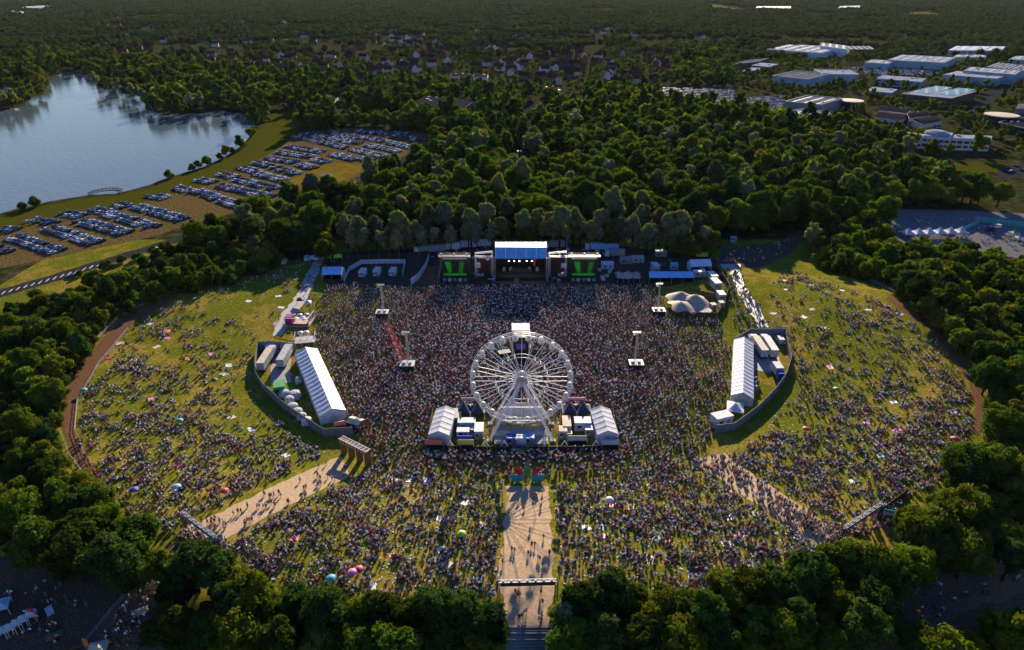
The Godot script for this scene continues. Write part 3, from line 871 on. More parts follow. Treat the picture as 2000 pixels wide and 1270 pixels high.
	# trees set out by their tops: [x, y, kind, scale]
	var tops := [[305, 1075, 0, 1.15], [362, 1052, 4, 1.25], [410, 1075, 0, 1.2], [338, 1120, 4, 1.2], [430, 1140, 4, 1.1], [330, 1190, 0, 1.2], [395, 1200, 0, 1.15],
		[470, 1118, 1, 1.05], [520, 1150, 1, 1.1], [575, 1140, 0, 1.15], [632, 1150, 0, 1.1], [690, 1165, 1, 1.1], [745, 1160, 0, 1.15], [800, 1175, 0, 1.0], [850, 1158, 0, 1.1], [905, 1165, 0, 1.2], [955, 1178, 4, 1.05],
		[455, 1200, 1, 1.15], [540, 1220, 0, 1.1], [620, 1225, 0, 1.2], [700, 1235, 1, 1.1], [780, 1240, 0, 1.2], [860, 1225, 0, 1.1], [930, 1240, 0, 1.1],
		[1108, 1170, 3, 1.15], [1150, 1138, 4, 1.2], [1195, 1110, 4, 1.15], [1230, 1140, 0, 1.1], [1280, 1160, 1, 1.1], [1330, 1155, 0, 1.0], [1375, 1160, 0, 1.0], [1420, 1120, 1, 0.85], [1440, 1150, 0, 1.1], [1490, 1110, 1, 1.05], [1535, 1120, 0, 1.1],
		[1590, 1082, 0, 1.15], [1640, 1058, 0, 1.15], [1690, 1052, 1, 1.1], [1735, 1075, 0, 1.15], [1765, 1105, 4, 1.1], [1120, 1215, 0, 1.15], [1180, 1200, 4, 1.2], [1250, 1215, 0, 1.1], [1320, 1220, 1, 1.1], [1400, 1210, 0, 1.15], [1480, 1190, 0, 1.1], [1560, 1170, 4, 1.15], [1640, 1150, 0, 1.2], [1715, 1140, 0, 1.1],
		[1795, 1010, 0, 1.15], [1830, 990, 1, 1.1], [1880, 985, 0, 1.15], [1915, 970, 1, 1.0], [1935, 1010, 4, 1.1], [1900, 1040, 0, 1.1], [1850, 1040, 4, 1.15],
		[1545, 1205, 0, 1.2], [1620, 1205, 1, 1.1], [1690, 1185, 0, 1.2], [1790, 1068, 1, 1.1], [1965, 1010, 0, 1.2], [1980, 960, 1, 1.1], [1990, 1050, 4, 1.1], [1470, 1235, 0, 1.1], [60, 1020, 0, 1.2], [130, 1040, 0, 1.2], [200, 1040, 4, 1.2], [255, 1010, 0, 1.1], [245, 1070, 0, 1.15], [30, 960, 1, 1.1], [120, 960, 0, 1.1], [190, 985, 1, 1.05],
		[565, 375, 4, 1.3], [605, 352, 3, 1.2], [635, 372, 1, 1.2], [660, 395, 1, 1.2], [690, 390, 1, 1.15], [580, 400, 0, 1.3], [540, 395, 0, 1.2], [410, 420, 1, 1.2], [440, 428, 0, 1.1], [480, 440, 0, 1.0], [375, 430, 4, 0.9]]
	for t in tops:
		t[3] *= 0.86 + 0.16 * sin(t[0] * 1.7 + 0.6)
		if t[1] > 900: t[1] += 10
		var hh: float = [10.8, 10.0, 6.7, 13.2, 12.3][t[2]] * t[3] * 0.96
		var p := G(t[0], t[1], hh)
		items.append([p, t[2], t[3], 1.0, "near rim" if t[1] > 900 else "behind the car field"])
	# the pale poplars behind the stage
	var px := 672.0
	while px < 1395.0:
		if px < 985 or px > 1022:
			var p := G(px, 402 + absf(px - 1010) * 0.045 + rng.randf_range(-7, 10), 19.5)
			items.append([p, 3, rng.randf_range(1.2, 1.65), rng.randf_range(0.85, 1.12), "pale poplar row"])
			p = G(px + 12, 424 + absf(px - 1010) * 0.05 + rng.randf_range(-4, 8), 15.0)
			items.append([p, 3 if rng.randf() < 0.7 else 0, rng.randf_range(1.0, 1.2), 1.0, "pale poplar row"])
		px += rng.randf_range(17, 36)
	for q in shore:
		items.append([G(q[0], q[1]), 2 if rng.randf() < 0.7 else 1, rng.randf_range(0.6, 0.95), 1.0, "lake shore"])
	for q in [[190, 178], [205, 182], [215, 175], [236, 190], [250, 196], [262, 200], [275, 200], [310, 222], [330, 224], [352, 224], [375, 222], [395, 220], [420, 216], [60, 196], [80, 190], [30, 212], [10, 216], [52, 205], [290, 214], [240, 180], [300, 224], [318, 226]]:
		items.append([G(q[0], q[1]), [0, 4, 3][rng.randi() % 3], rng.randf_range(1.1, 1.7), 1.0, "lake shore"])
	# sort: the 300 that show largest stand as trees of their own
	var seen := []
	var rest := []
	for it in items:
		var q := pix(it[0] + Vector3.UP * 5.0)
		if it[4] != "undergrowth" and q.x > -25 and q.x < 2025 and q.y > -5 and q.y < 1330: seen.append(it)
		else: rest.append(it)
	seen.sort_custom(func(a, b): return a[2] / a[0].distance_to(Vector3(0, CAM_H, 0)) > b[2] / b[0].distance_to(Vector3(0, CAM_H, 0)))
	var names := ["broadleaf_tree", "maple_tree", "hawthorn_bush", "poplar_tree", "alder_tree"]
	var looks := ["round crowned tree", "broad spreading tree", "dense bush", "narrow poplar", "upright oval tree"]
	var spots := {"left bank": "on the bank beside the dirt track", "right bank": "on the bank behind the rim fence", "wood behind the stage": "in the wood behind the stage", "road hedge": "in the hedge along the road", "park trees by the lake": "in the park beyond the car field", "corner thicket": "in the thicket beyond the outer dirt path", "near rim": "on the rim where the sand path ends", "behind the car field": "between the car field and the stage wood", "pale poplar row": "in the pale row close behind the stage", "lake shore": "on the lake shore"}
	for i in seen.size():
		if i >= 300:
			rest.append(seen[i])
			continue
		var it: Array = seen[i]
		var k: int = it[1]
		var tn := rng.randi() % 7
		var word: String = ["mid green", "grey green", "olive green", "bright green", "blue green", "brownish green", "dark green"][tn]
		if k == 3: word = "pale " + word
		var hh: float = [10.8, 10.0, 6.7, 13.2, 12.3][k] * it[2] * it[3]
		word = ("low " if hh < 7.0 else ("tall " if hh > 12.5 else "middling ")) + word
		var o := thing(names[k], word + " " + looks[k] + " " + spots[it[4]], "bush" if k == 2 else "tree", it[0], rng.randf() * TAU, "trees " + spots[it[4]])
		o.scale = Vector3(it[2], it[2] * it[3], it[2])
		part(o, "trunk", trunks[k], M.bark)
		part(o, "crown", near[k][rng.randi() % 2], tints[tn])
	# the wider country: single trees to 1100 m, then groves
	var wood := thing("woodland", "unbroken dark woodland filling the country behind the bowl", "woodland")
	wood.set_meta("kind", "stuff")
	var suburb := poly([180, 56, 1320, 56, 1320, 170, 1180, 190, 1000, 192, 700, 168, 450, 140, 180, 112])
	var estate := poly([1420, 80, 2100, 80, 2100, 315, 1740, 290, 1640, 250, 1490, 236, 1420, 160])
	var z := -330.0
	while z > -1250.0:
		var s := 9.5 + (-z - 330.0) * 0.006
		var wide := -z * 0.86 + 90.0
		var x := -wide
		while x < wide:
			var p := Vector2(x + rng.randf_range(-0.45, 0.45) * s, z + rng.randf_range(-0.45, 0.45) * s)
			x += s
			if p.y > -420 and absf(p.x) < 300: continue
			if p.y > -520 and p.x > -330 and p.x < 480: continue
			var gap := fn.get_noise_2d(p.x * 0.35, p.y * 0.35)
			if gap > 0.34 and rng.randf() < 0.75: continue
			if inside(p, keep_out): continue
			var bad := false
			for h in house_at:
				if absf(h.x - p.x * (h.z / p.y)) < 9 and p.y - h.z < 60 and p.y - h.z > -9: bad = true
			if bad and rng.randf() < 0.8: continue
			var kk: int = [0, 4, 0, 1, 2, 4][rng.randi() % 6]
			var at_estate := Geometry2D.is_point_in_polygon(p, estate)
			if at_estate and rng.randf() < 0.06: continue
			if not at_estate and Geometry2D.is_point_in_polygon(p, suburb):
				at_estate = true
				if rng.randf() < 0.22: continue
			rest.append([Vector3(p.x, 0, p.y), kk, rng.randf_range(0.5, 0.9) if at_estate else rng.randf_range(0.7, 1.7), rng.randf_range(0.85, 1.15), ""])
		z -= s
	var lots := {}
	for it in rest:
		var d: float = it[0].distance_to(Vector3(0, CAM_H, 0))
		var key := "%d_%d_%d" % [it[1], rng.randi() % 2, 0 if d < 620 else 1]
		if not lots.has(key): lots[key] = [[], []]
		lots[key][0].append(Transform3D(Basis(Vector3.UP, rng.randf() * TAU) * Basis.from_scale(Vector3(it[2], it[2] * it[3], it[2]) * (1.0 if d < 620 else 1.12)), it[0]))
		var t := rng.randf_range(0.72, 1.2)
		lots[key][1].append(Color(t * rng.randf_range(0.8, 1.2), t, t * rng.randf_range(0.7, 1.3)))
	var wm: Material = tints[0]
	for key in lots:
		var f: PackedStringArray = key.split("_")
		var k := int(f[0])
		add_copies(wood, "tree_mass", (mid[k][int(f[1])] if f[2] == "0" else far[k][int(f[1])]), (tints[0] if f[2] == "0" else wm), lots[key][0], lots[key][1])
	# groves: 70 m pieces of wood for 1.2 to 7 km
	var groves := []
	for g in 3:
		var mb := MB.new()
		for i in 22:
			var c := Vector3(rng.randf_range(-34, 34), 0, rng.randf_range(-34, 34))
			var r := rng.randf_range(4.0, 7.5)
			var h := rng.randf_range(7.0, 13.0)
			var tone := rng.randf_range(0.6, 1.25)
			var cc := Vector3(0.062, 0.082, 0.024) * tone
			mb.col = Color(cc.x, cc.y, cc.z)
			blob(mb, c + Vector3(0, h * 0.5, 0), Vector3(r, h * 0.5, r) * 0.9, 0.22)
			for k in 46:
				var e := Vector3(rng.randfn(), absf(rng.randfn()), rng.randfn()).normalized()
				var p := c + Vector3(0, h * 0.5, 0) + e * Vector3(r, h * 0.5, r) * rng.randf_range(0.8, 1.1)
				var nn := (e + Vector3(rng.randfn(), rng.randfn(), rng.randfn()) * 0.4).normalized()
				var t := nn.cross(Vector3(rng.randfn(), rng.randfn(), 0.3)).normalized()
				var b := nn.cross(t)
				var s := rng.randf_range(0.8, 1.7)
				var j := rng.randf_range(0.9, 1.1)
				mb.col = Color(cc.x * j, cc.y * j, cc.z * j)
				mb.quad(p - t * s, p + b * s * 0.7, p + t * s, p - b * s * 0.7)
		groves.append(mb.mesh())
	var gx := [[], [], []]; var gc := [[], [], []]
	z = -1240.0
	while z > -7500.0:
		var s := 58.0 + (-z - 1240.0) * 0.008
		var wide := -z * 0.84 + 120.0
		var x := -wide
		while x < wide:
			var p := Vector2(x + rng.randf_range(-0.3, 0.3) * s, z + rng.randf_range(-0.3, 0.3) * s)
			x += s
			var gap := fn.get_noise_2d(p.x * 0.06, p.y * 0.06)
			if gap > 0.3 and rng.randf() < 0.7: continue
			if inside(p, keep_out): continue
			var bad := false
			for h in house_at:
				if absf(h.x - p.x * (h.z / p.y)) < 34 and p.y - h.z < 95 and p.y - h.z > -36: bad = true
			if bad and rng.randf() < 0.7: continue
			var k := rng.randi() % 3
			var t := rng.randf_range(0.75, 1.15)
			gx[k].append(Transform3D(Basis(Vector3.UP, rng.randf() * TAU) * Basis.from_scale(Vector3(1, rng.randf_range(0.7, 1.25), 1)), Vector3(p.x, 0, p.y)))
			gc[k].append(Color(t, t, t * 0.95))
		z -= s
	for k in 3: add_copies(wood, "tree_mass", groves[k], wm, gx[k], gc[k])

# ================================================================ shared festival pieces
func fence(called: String, label: String, pts: Array, h: float, m: Material, cat := "fence", pw := 2.4, top := "", lean := 0.0) -> Node3D:
	var o := thing(called, label, cat, G(pts[0], pts[1]))
	for i in range(0, pts.size() - 2, 2):
		var a := G(pts[i], pts[i + 1]); var b := G(pts[i + 2], pts[i + 3])
		var n := int(maxf(1, round(a.distance_to(b) / pw)))
		for k in n:
			var p := a.lerp(b, float(k) / n); var q := a.lerp(b, float(k + 1) / n)
			p.y = hgt(p.x, p.z); q.y = hgt(q.x, q.z)
			var c := (p + q) * 0.5 - o.position
			var d := q - p
			pbox(o, "panel", m, c + Vector3(0, h / 2 + rng.randf_range(-0.03, 0.03), 0), Vector3(d.length() - 0.06, h, 0.09), atan2(-d.z, d.x) + rng.randf_range(-0.02, 0.02))
			if k % 2 == 0:
				pbox(o, "post", M.steel, p - o.position + Vector3(0, h / 2 + 0.1, 0), Vector3(0.12, h + 0.2, 0.12))
	return o
func barrier(called: String, label: String, pts: Array, h: float, m: Material, step := 3.0) -> Node3D:
	# posts with two rails
	var o := thing(called, label, "fence", G(pts[0], pts[1]))
	for i in range(0, pts.size() - 2, 2):
		var a := G(pts[i], pts[i + 1]); var b := G(pts[i + 2], pts[i + 3])
		var n := int(maxf(1, round(a.distance_to(b) / step)))
		for k in n:
			var p := a.lerp(b, float(k) / n); var q := a.lerp(b, float(k + 1) / n)
			p.y = hgt(p.x, p.z); q.y = hgt(q.x, q.z)
			p -= o.position; q -= o.position
			part(o, "post", MB.new().beam(p, p + Vector3.UP * h, 0.11), m)
			part(o, "rail", MB.new().beam(p + Vector3.UP * h * 0.95, q + Vector3.UP * h * 0.95, 0.07, 0.12), m)
			part(o, "rail", MB.new().beam(p + Vector3.UP * h * 0.5, q + Vector3.UP * h * 0.5, 0.05, 0.1), m)
	return o
func marquee(label: String, ax: float, ay: float, bx: float, by: float, w: float, eave: float, ridge: float, bays: int, gable_m: Material, group := "") -> Node3D:
	var a := G(ax, ay); var b := G(bx, by)
	var d := b - a
	d.y = 0
	var L := d.length()
	var o := thing("marquee", label, "marquee", a, atan2(d.x, d.z), group)
	var floor_dy := b.y - a.y
	for i in bays:
		var z0 := L * i / bays + 0.04; var z1 := L * (i + 1) / bays - 0.04
		var y0 := floor_dy * i / bays
		for s in [-1.0, 1.0]:
			var r := MB.new()
			# each bay sags a little between the frames
			var zm := (z0 + z1) * 0.5
			var e0 := Vector3(s * w / 2, eave + y0, z0); var e1 := Vector3(s * w / 2, eave + y0, z1); var em := Vector3(s * w / 2, eave + y0, zm)
			var r0 := Vector3(0, ridge + y0, z0); var r1 := Vector3(0, ridge + y0, z1); var rm := Vector3(0, ridge + y0 - 0.05, zm)
			var mm := Vector3(s * w / 4, (eave + ridge) / 2 + y0 - 0.06, zm); var m0 := (e0 + r0) / 2; var m1 := (e1 + r1) / 2
			if s > 0:
				r.quad(e0, em, mm, m0); r.quad(em, e1, m1, mm); r.quad(m0, mm, rm, r0); r.quad(mm, m1, r1, rm)
			else:
				r.quad(em, e0, m0, mm); r.quad(e1, em, mm, m1); r.quad(mm, m0, r0, rm); r.quad(m1, mm, rm, r1)
			part(o, "roof_panel", r, M.fabric)
			pbox(o, "wall_panel", M.fabric, Vector3(s * (w / 2 - 0.04), eave / 2 + y0 - 0.2, zm), Vector3(0.06, eave + 0.4, z1 - z0))
	for i in bays + 1:
		var z := L * i / bays
		var y0 := floor_dy * i / bays
		var f := MB.new()
		f.beam(Vector3(-w / 2, eave + y0 + 0.03, z), Vector3(0, ridge + y0 + 0.03, z), 0.16, 0.1)
		f.beam(Vector3(w / 2, eave + y0 + 0.03, z), Vector3(0, ridge + y0 + 0.03, z), 0.16, 0.1)
		part(o, "rafter", f, M.white_metal)
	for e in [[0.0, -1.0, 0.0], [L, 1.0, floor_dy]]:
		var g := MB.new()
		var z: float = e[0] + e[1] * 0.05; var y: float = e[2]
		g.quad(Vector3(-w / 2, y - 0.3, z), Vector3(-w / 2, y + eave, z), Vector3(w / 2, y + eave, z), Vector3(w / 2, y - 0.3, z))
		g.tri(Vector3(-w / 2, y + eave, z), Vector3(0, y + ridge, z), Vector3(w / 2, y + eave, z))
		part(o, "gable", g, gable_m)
		part(o, "door", MB.new().box(Vector3(0, y + 1.1, z + e[1] * 0.06), Vector3(2.2, 2.3, 0.06)), M.light_grey)
	return o
func cabin(called: String, label: String, at: Vector3, turn: float, w: float, d: float, h: float, body: Material, roof: Material, group := "") -> Node3D:
	var o := thing(called, label, "cabin", at, turn, group)
	part(o, "body", MB.new().box(Vector3(0, h / 2 - 0.1, 0), Vector3(w, h + 0.2, d)), body)
	part(o, "roof", MB.new().box(Vector3(0, h + 0.09, 0), Vector3(w + 0.12, 0.16, d + 0.12)), roof)
	for i in int(maxf(2, w / 1.2)):
		var n := int(maxf(2, w / 1.2))
		pbox(o, "rib", body, Vector3(-w / 2 + w * (i + 0.5) / n, h / 2, d / 2 + 0.02), Vector3(0.1, h * 0.92, 0.07))
	pbox(o, "door", M.grey, Vector3(w * 0.22, 1.02, d / 2 + 0.04), Vector3(0.9, 2.0, 0.06))
	pbox(o, "window", M.glass, Vector3(-w * 0.2, 1.5, d / 2 + 0.04), Vector3(minf(1.2, w * 0.3), 0.8, 0.06))
	return o
func lorry(label: String, at: Vector3, turn: float, L: float, roof: Material, side: Material, cab: Material) -> Node3D:
	var o := thing("lorry", label, "lorry", at, turn)
	part(o, "trailer", MB.new().box(Vector3(0, 2.45, 0), Vector3(2.5, 2.7, L)), side)
	part(o, "roof", MB.new().box(Vector3(0, 3.84, 0), Vector3(2.56, 0.1, L + 0.06)), roof)
	part(o, "rear_door", MB.new().box(Vector3(0, 2.45, L / 2 + 0.03), Vector3(2.3, 2.5, 0.06)), M.light_grey)
	part(o, "chassis", MB.new().box(Vector3(0, 0.85, -0.6), Vector3(1.9, 0.35, L + 1.0)), M.dark)
	var c := part(o, "cab", MB.new().box(Vector3(0, 1.9, -L / 2 - 1.4), Vector3(2.4, 2.6, 2.1)), cab)
	part(c, "windscreen", MB.new().box(Vector3(0, 2.4, -L / 2 - 2.47), Vector3(2.1, 1.0, 0.06)), M.glass)
	for z in [L / 2 - 1.0, L / 2 - 2.2, -L / 2 + 0.3, -L / 2 - 1.5]:
		for s in [-1.0, 1.0]:
			part(o, "wheel", MB.new().tube(Vector3(s * 0.85, 0.5, z), Vector3(s * 1.2, 0.5, z), 0.5, 0.5, 12), M.rubber)
	return o
func van(label: String, at: Vector3, turn: float, m: Material) -> Node3D:
	var o := thing("van", label, "van", at, turn)
	var b := MB.new()
	var prof := [Vector2(-2.6, 0.45), Vector2(-2.6, 1.1), Vector2(-1.75, 1.35), Vector2(-1.05, 2.2), Vector2(2.5, 2.25), Vector2(2.6, 0.45)]
	for i in prof.size():
		var p: Vector2 = prof[i]; var q: Vector2 = prof[(i + 1) % prof.size()]
		b.quad(Vector3(-0.95, p.y, p.x), Vector3(-0.95, q.y, q.x), Vector3(0.95, q.y, q.x), Vector3(0.95, p.y, p.x))
	for s in [-0.95, 0.95]:
		for i in range(1, prof.size() - 1):
			b.tri(Vector3(s, prof[0].y, prof[0].x), Vector3(s, prof[i].y, prof[i].x), Vector3(s, prof[i + 1].y, prof[i + 1].x))
	part(o, "body", b, m)
	var w := MB.new()
	w.quad(Vector3(-0.8, 1.42, -1.76), Vector3(-0.8, 2.12, -1.17), Vector3(0.8, 2.12, -1.17), Vector3(0.8, 1.42, -1.76))
	part(o, "windscreen", w, M.glass)
	for s in [-1.0, 1.0]:
		part(o, "side_window", MB.new().box(Vector3(s * 0.96, 1.7, -0.8), Vector3(0.04, 0.6, 0.9)), M.glass)
		for z in [-1.7, 1.6]:
			part(o, "wheel", MB.new().tube(Vector3(s * 0.72, 0.36, z), Vector3(s * 0.98, 0.36, z), 0.36, 0.36, 12), M.rubber)
	return o
func peak_tent(called: String, label: String, at: Vector3, turn: float, w: float, d: float, eave: float, peak: float, m: Material, group := "", walls := false) -> Node3D:
	var o := thing(called, label, "tent", at, turn, group)
	var r := MB.new()
	var N := 6
	var f := func(u: float, v: float) -> Vector3:
		var k := maxf(absf(u), absf(v))
		return Vector3(u * w / 2, eave + (peak - eave) * pow(1.0 - k, 1.7), v * d / 2)
	for i in N * 2:
		for k in N * 2:
			var u0 := -1.0 + float(i) / N; var u1 := u0 + 1.0 / N; var v0 := -1.0 + float(k) / N; var v1 := v0 + 1.0 / N
			r.quad(f.call(u0, v0), f.call(u1, v0), f.call(u1, v1), f.call(u0, v1))
	part(o, "canopy", r, m)
	for s in [[-1, -1], [1, -1], [1, 1], [-1, 1]]:
		part(o, "pole", MB.new().tube(Vector3(s[0] * (w / 2 - 0.06), -0.1, s[1] * (d / 2 - 0.06)), Vector3(s[0] * (w / 2 - 0.06), eave, s[1] * (d / 2 - 0.06)), 0.06), M.white_metal)
	for e in [[0.0, 1.0], [0.0, -1.0], [1.0, 0.0], [-1.0, 0.0]]:
		var c := Vector3(e[0] * w / 2, eave - 0.14, e[1] * d / 2)
		pbox(o, "valance", m, c, Vector3(w - 0.1 if e[0] == 0.0 else 0.04, 0.3, d - 0.1 if e[1] == 0.0 else 0.04))
	if walls:
		pbox(o, "back_wall", m, Vector3(0, eave / 2, -d / 2 + 0.03), Vector3(w - 0.14, eave, 0.04))
	return o
func gable_tent(called: String, label: String, at: Vector3, turn: float, w: float, d: float, eave: float, ridge: float, roofm: Material, wallm: Material, open := true) -> Node3D:
	# ridge along local x
	var o := thing(called, label, "tent", at, turn)
	for s in [-1.0, 1.0]:
		var r := MB.new()
		r.quad(Vector3(-w / 2, eave, s * d / 2), Vector3(w / 2, eave, s * d / 2), Vector3(w / 2, ridge, 0), Vector3(-w / 2, ridge, 0))
		part(o, "roof_panel", r, roofm)
		var g := MB.new()
		g.tri(Vector3(s * w / 2, eave, -d / 2), Vector3(s * w / 2, ridge, 0), Vector3(s * w / 2, eave, d / 2))
		g.quad(Vector3(s * w / 2, 0, -d / 2), Vector3(s * w / 2, eave, -d / 2), Vector3(s * w / 2, eave, d / 2), Vector3(s * w / 2, 0, d / 2))
		part(o, "gable", g, wallm)
	pbox(o, "back_wall", wallm, Vector3(0, eave / 2, -d / 2 + 0.05), Vector3(w - 0.1, eave, 0.06))
	var n := int(maxf(1, w / 4.0))
	for i in n + 1:
		part(o, "pole", MB.new().tube(Vector3(-w / 2 + w * i / n, -0.1, d / 2 - 0.08), Vector3(-w / 2 + w * i / n, eave, d / 2 - 0.08), 0.07), M.steel)
	pbox(o, "counter", M.dark, Vector3(0, 0.55, d / 2 - 0.7), Vector3(w - 0.6, 1.1, 0.6))
	return o
func gate(label: String, ax: float, ay: float, bx: float, by: float, h: float) -> Node3D:
	var a := G(ax, ay); var b := G(bx, by)
	var o := thing("truss_gate", label, "gate", a)
	b -= o.position
	a = Vector3.ZERO
	var up := Vector3.UP * h
	part(o, "tower", MB.new().truss(a - Vector3.UP * 0.3, a + up, 0.6, 0.06), M.dark)
	part(o, "tower", MB.new().truss(b - Vector3.UP * 0.3, b + up, 0.6, 0.06), M.dark)
	part(o, "cross_truss", MB.new().truss(a + up, b + up, 0.75, 0.06), M.steel)
	var dd := (b - a).normalized()
	part(o, "banner", MB.new().beam(a + up + Vector3(0, -0.1, 0.45) + dd * 0.4, b + up + Vector3(0, -0.1, 0.45) - dd * 0.4, 0.05, 0.9), M.dark)
	var n := 7
	for i in n:
		var p := a.lerp(b, (i + 0.6) / (n + 0.2)) + up + Vector3(0, 0.42, 0)
		part(o, "lamp", MB.new().box(p, Vector3(0.5, 0.3, 0.4)), M.light_grey)
	return o

# ================================================================ main stage
func screen_mat() -> StandardMaterial3D:
	var im := Image.create(96, 72, false, Image.FORMAT_RGB8)
	im.fill(Color(0.015, 0.02, 0.03))
	for y in 72:
		for x in 96:
			var u := x / 95.0; var v := y / 71.0
			var e := fn.get_noise_2d(x * 14.0, y * 14.0)
			var f := fn.get_noise_2d(x * 45.0 + 300.0, y * 30.0)
			var g := 0.0
			# two slanting light beams, a bright stage floor and a dim figure between them
			var l0 := 0.04 + v * 0.22 + e * 0.05; var l1 := 0.34 + v * 0.03 + e * 0.06
			var r0 := 0.70 - v * 0.06 + e * 0.07; var r1 := 0.92 - v * 0.12 + e * 0.05
			if u > l0 and u < l1 and v > 0.06 and v < 0.80: g = (0.55 + 0.9 * e) * (1.0 if f > -0.25 else 0.3)
			if u > r0 and u < r1 and v > 0.06 and v < 0.82: g = (0.45 + 0.9 * e) * (1.0 if f > -0.2 else 0.25)
			if v > 0.84 + e * 0.06 and v < 0.98: g = maxf(g, 0.55 + 0.8 * f)
			var base := Color(0.02, 0.03, 0.035)
			if u > 0.42 and u < 0.60 and v > 0.25: base = Color(0.045 + 0.03 * f, 0.06, 0.065)
			g = clampf(g, 0, 1)
			im.set_pixel(x, y, Color(base.r + 0.04 * g, base.g + g * 0.8, base.b + 0.12 * g))
	var m := StandardMaterial3D.new()
	m.albedo_color = Color(0.02, 0.02, 0.02)
	m.emission_enabled = true
	m.emission = Color(1, 1, 1)
	m.emission_texture = ImageTexture.create_from_image(im)
	m.emission_operator = BaseMaterial3D.EMISSION_OP_MULTIPLY
	m.emission_energy_multiplier = 0.30
	m.roughness = 0.4
	return m
func build_stage() -> void:
	var b := G(1017, 549)
	var o := thing("main_stage", "main concert stage with blue fascia and white roof", "stage", b)
	var w := 22.4; var dp := 15.0; var e := tall(b, 505); var r := tall(b + Vector3(0, 0, -1.2), 483)
	part(o, "deck", MB.new().box(Vector3(0, 0.9, -dp / 2), Vector3(w - 0.6, 1.8, dp)), M.black)
	part(o, "back_wall", MB.new().box(Vector3(0, e / 2, -dp), Vector3(w, e, 0.3)), M.black)
	for s in [-1.0, 1.0]:
		part(o, "side_wall", MB.new().box(Vector3(s * (w / 2 - 0.1), e / 2, -dp / 2), Vector3(0.3, e, dp - 0.4)), M.black)
		part(o, "corner_tower", MB.new().truss(Vector3(s * (w / 2 + 0.5), 0, 0.2), Vector3(s * (w / 2 + 0.5), e + 0.5, 0.2), 0.8, 0.07), M.steel)
		part(o, "end_gable", MB.new().box(Vector3(s * (w / 2 - 0.02), (e + r) / 2 - 0.1, -4.3), Vector3(0.2, r - e - 0.2, 6.2)), M.fabric)
	var ceiling := part(o, "ceiling", MB.new().box(Vector3(0, e - 0.1, -dp / 2), Vector3(w, 0.2, dp)), M.black)
	for i in 5:
		var x0 := -w / 2 + w * i / 5.0 + 0.07; var x1 := -w / 2 + w * (i + 1) / 5.0 - 0.07
		var f := MB.new()
		f.quad(Vector3(x0, e, 0.15), Vector3(x0, r - 0.1, -1.2), Vector3(x1, r - 0.1, -1.2), Vector3(x1, e, 0.15))
		part(o, "fascia_panel", f, M.blue)
		var t := MB.new()
		t.quad(Vector3(x0, r - 0.1, -1.2), Vector3(x0, r + 0.2, -7.5), Vector3(x1, r + 0.2, -7.5), Vector3(x1, r - 0.1, -1.2))
		t.quad(Vector3(x0, r + 0.2, -7.5), Vector3(x0, e, -dp), Vector3(x1, e, -dp), Vector3(x1, r + 0.2, -7.5))
		part(o, "roof_panel", t, M.fabric)
	for i in 6:
		var x := -w / 2 + w * i / 5.0
		part(o, "roof_rib", MB.new().beam(Vector3(x, e, 0.2), Vector3(x, r, -1.1), 0.14).beam(Vector3(x, r, -1.1), Vector3(x, r + 0.3, -7.5), 0.14), M.white_metal)
	part(o, "roof_rib", MB.new().beam(Vector3(-w / 2, r, -1.1), Vector3(w / 2, r, -1.1), 0.2), M.white_metal)
	# lamps under the front edge
	var lm := mat("lamp_glow", lin(0.9, 0.9, 0.95), 0.4)
	lm.emission_enabled = true
	lm.emission = Color(0.95, 0.95, 1.0)
	lm.emission_energy_multiplier = 0.7
	for x in [-5.2, -2.9, -0.6, 2.6, 4.9]:
		var l := part(o, "stage_lamp", MB.new().tube(Vector3(x, e - 0.3, -0.5), Vector3(x, e - 1.2, -0.4), 0.22, 0.38, 10), M.dark)
		part(l, "lens", MB.new().box(Vector3(x, e - 1.25, -0.3), Vector3(0.7, 0.5, 0.3)), lm)
		var li := OmniLight3D.new()
		li.name = "lamp_light"
		l.add_child(li)
		li.position = Vector3(x, e - 1.8, 0.0)
		li.light_energy = 2.5
		li.light_size = 0.3
		li.omni_range = 40
		li.omni_attenuation = 2.0
		li.shadow_enabled = true
	pbox(o, "red_drape", M.red, Vector3(6.2, 7.4, -8.0), Vector3(1.0, 6.5, 0.2))
	pbox(o, "riser", M.dark, Vector3(0, 2.4, -9), Vector3(9, 1.2, 4))
	for x in [-7.5, -4.5, 4.0, 7.5]:
		part(o, "amplifier", MB.new().box(Vector3(x, 2.7, -7.5), Vector3(1.3, 1.8, 0.8)), M.grey)
	part(o, "catwalk", MB.new().box(Vector3(-2, 0.7, 5.5), Vector3(2.4, 1.4, 11)), M.dark)
	# wings with hung loudspeaker columns
	for s in [-1.0, 1.0]:
		var g := thing("speaker_wing", "scaffold wing with hung loudspeaker column on the stage's " + ("lime van side" if s > 0 else "picnic pods side"), "speaker wing", b + Vector3(s * 16.4, 0, -1.0))
		for x in [-3.6, 3.6]:
			part(g, "tower", MB.new().truss(Vector3(x, 0, 0), Vector3(x, 11.0, 0), 0.6, 0.06), M.steel)
			part(g, "tower", MB.new().truss(Vector3(x, 0, -4), Vector3(x, 11.0, -4), 0.6, 0.06), M.steel)
		part(g, "header", MB.new().truss(Vector3(-4, 11.2, 0), Vector3(4, 11.2, 0), 0.6, 0.06), M.white_metal)
		part(g, "header", MB.new().truss(Vector3(-4, 11.6, -3), Vector3(4, 12.4, -3), 0.6, 0.06), M.white_metal)
		for k in 9:
			part(g, "loudspeaker", MB.new().box(Vector3(-s * 1.8, 9.6 - k * 0.62, 0.2 - k * k * 0.012), Vector3(1.3, 0.56, 0.8)), M.black)
		pbox(g, "red_drape", M.wine, Vector3(-s * 0.3, 5.6, -3.4), Vector3(5.4, 7.0, 0.15))
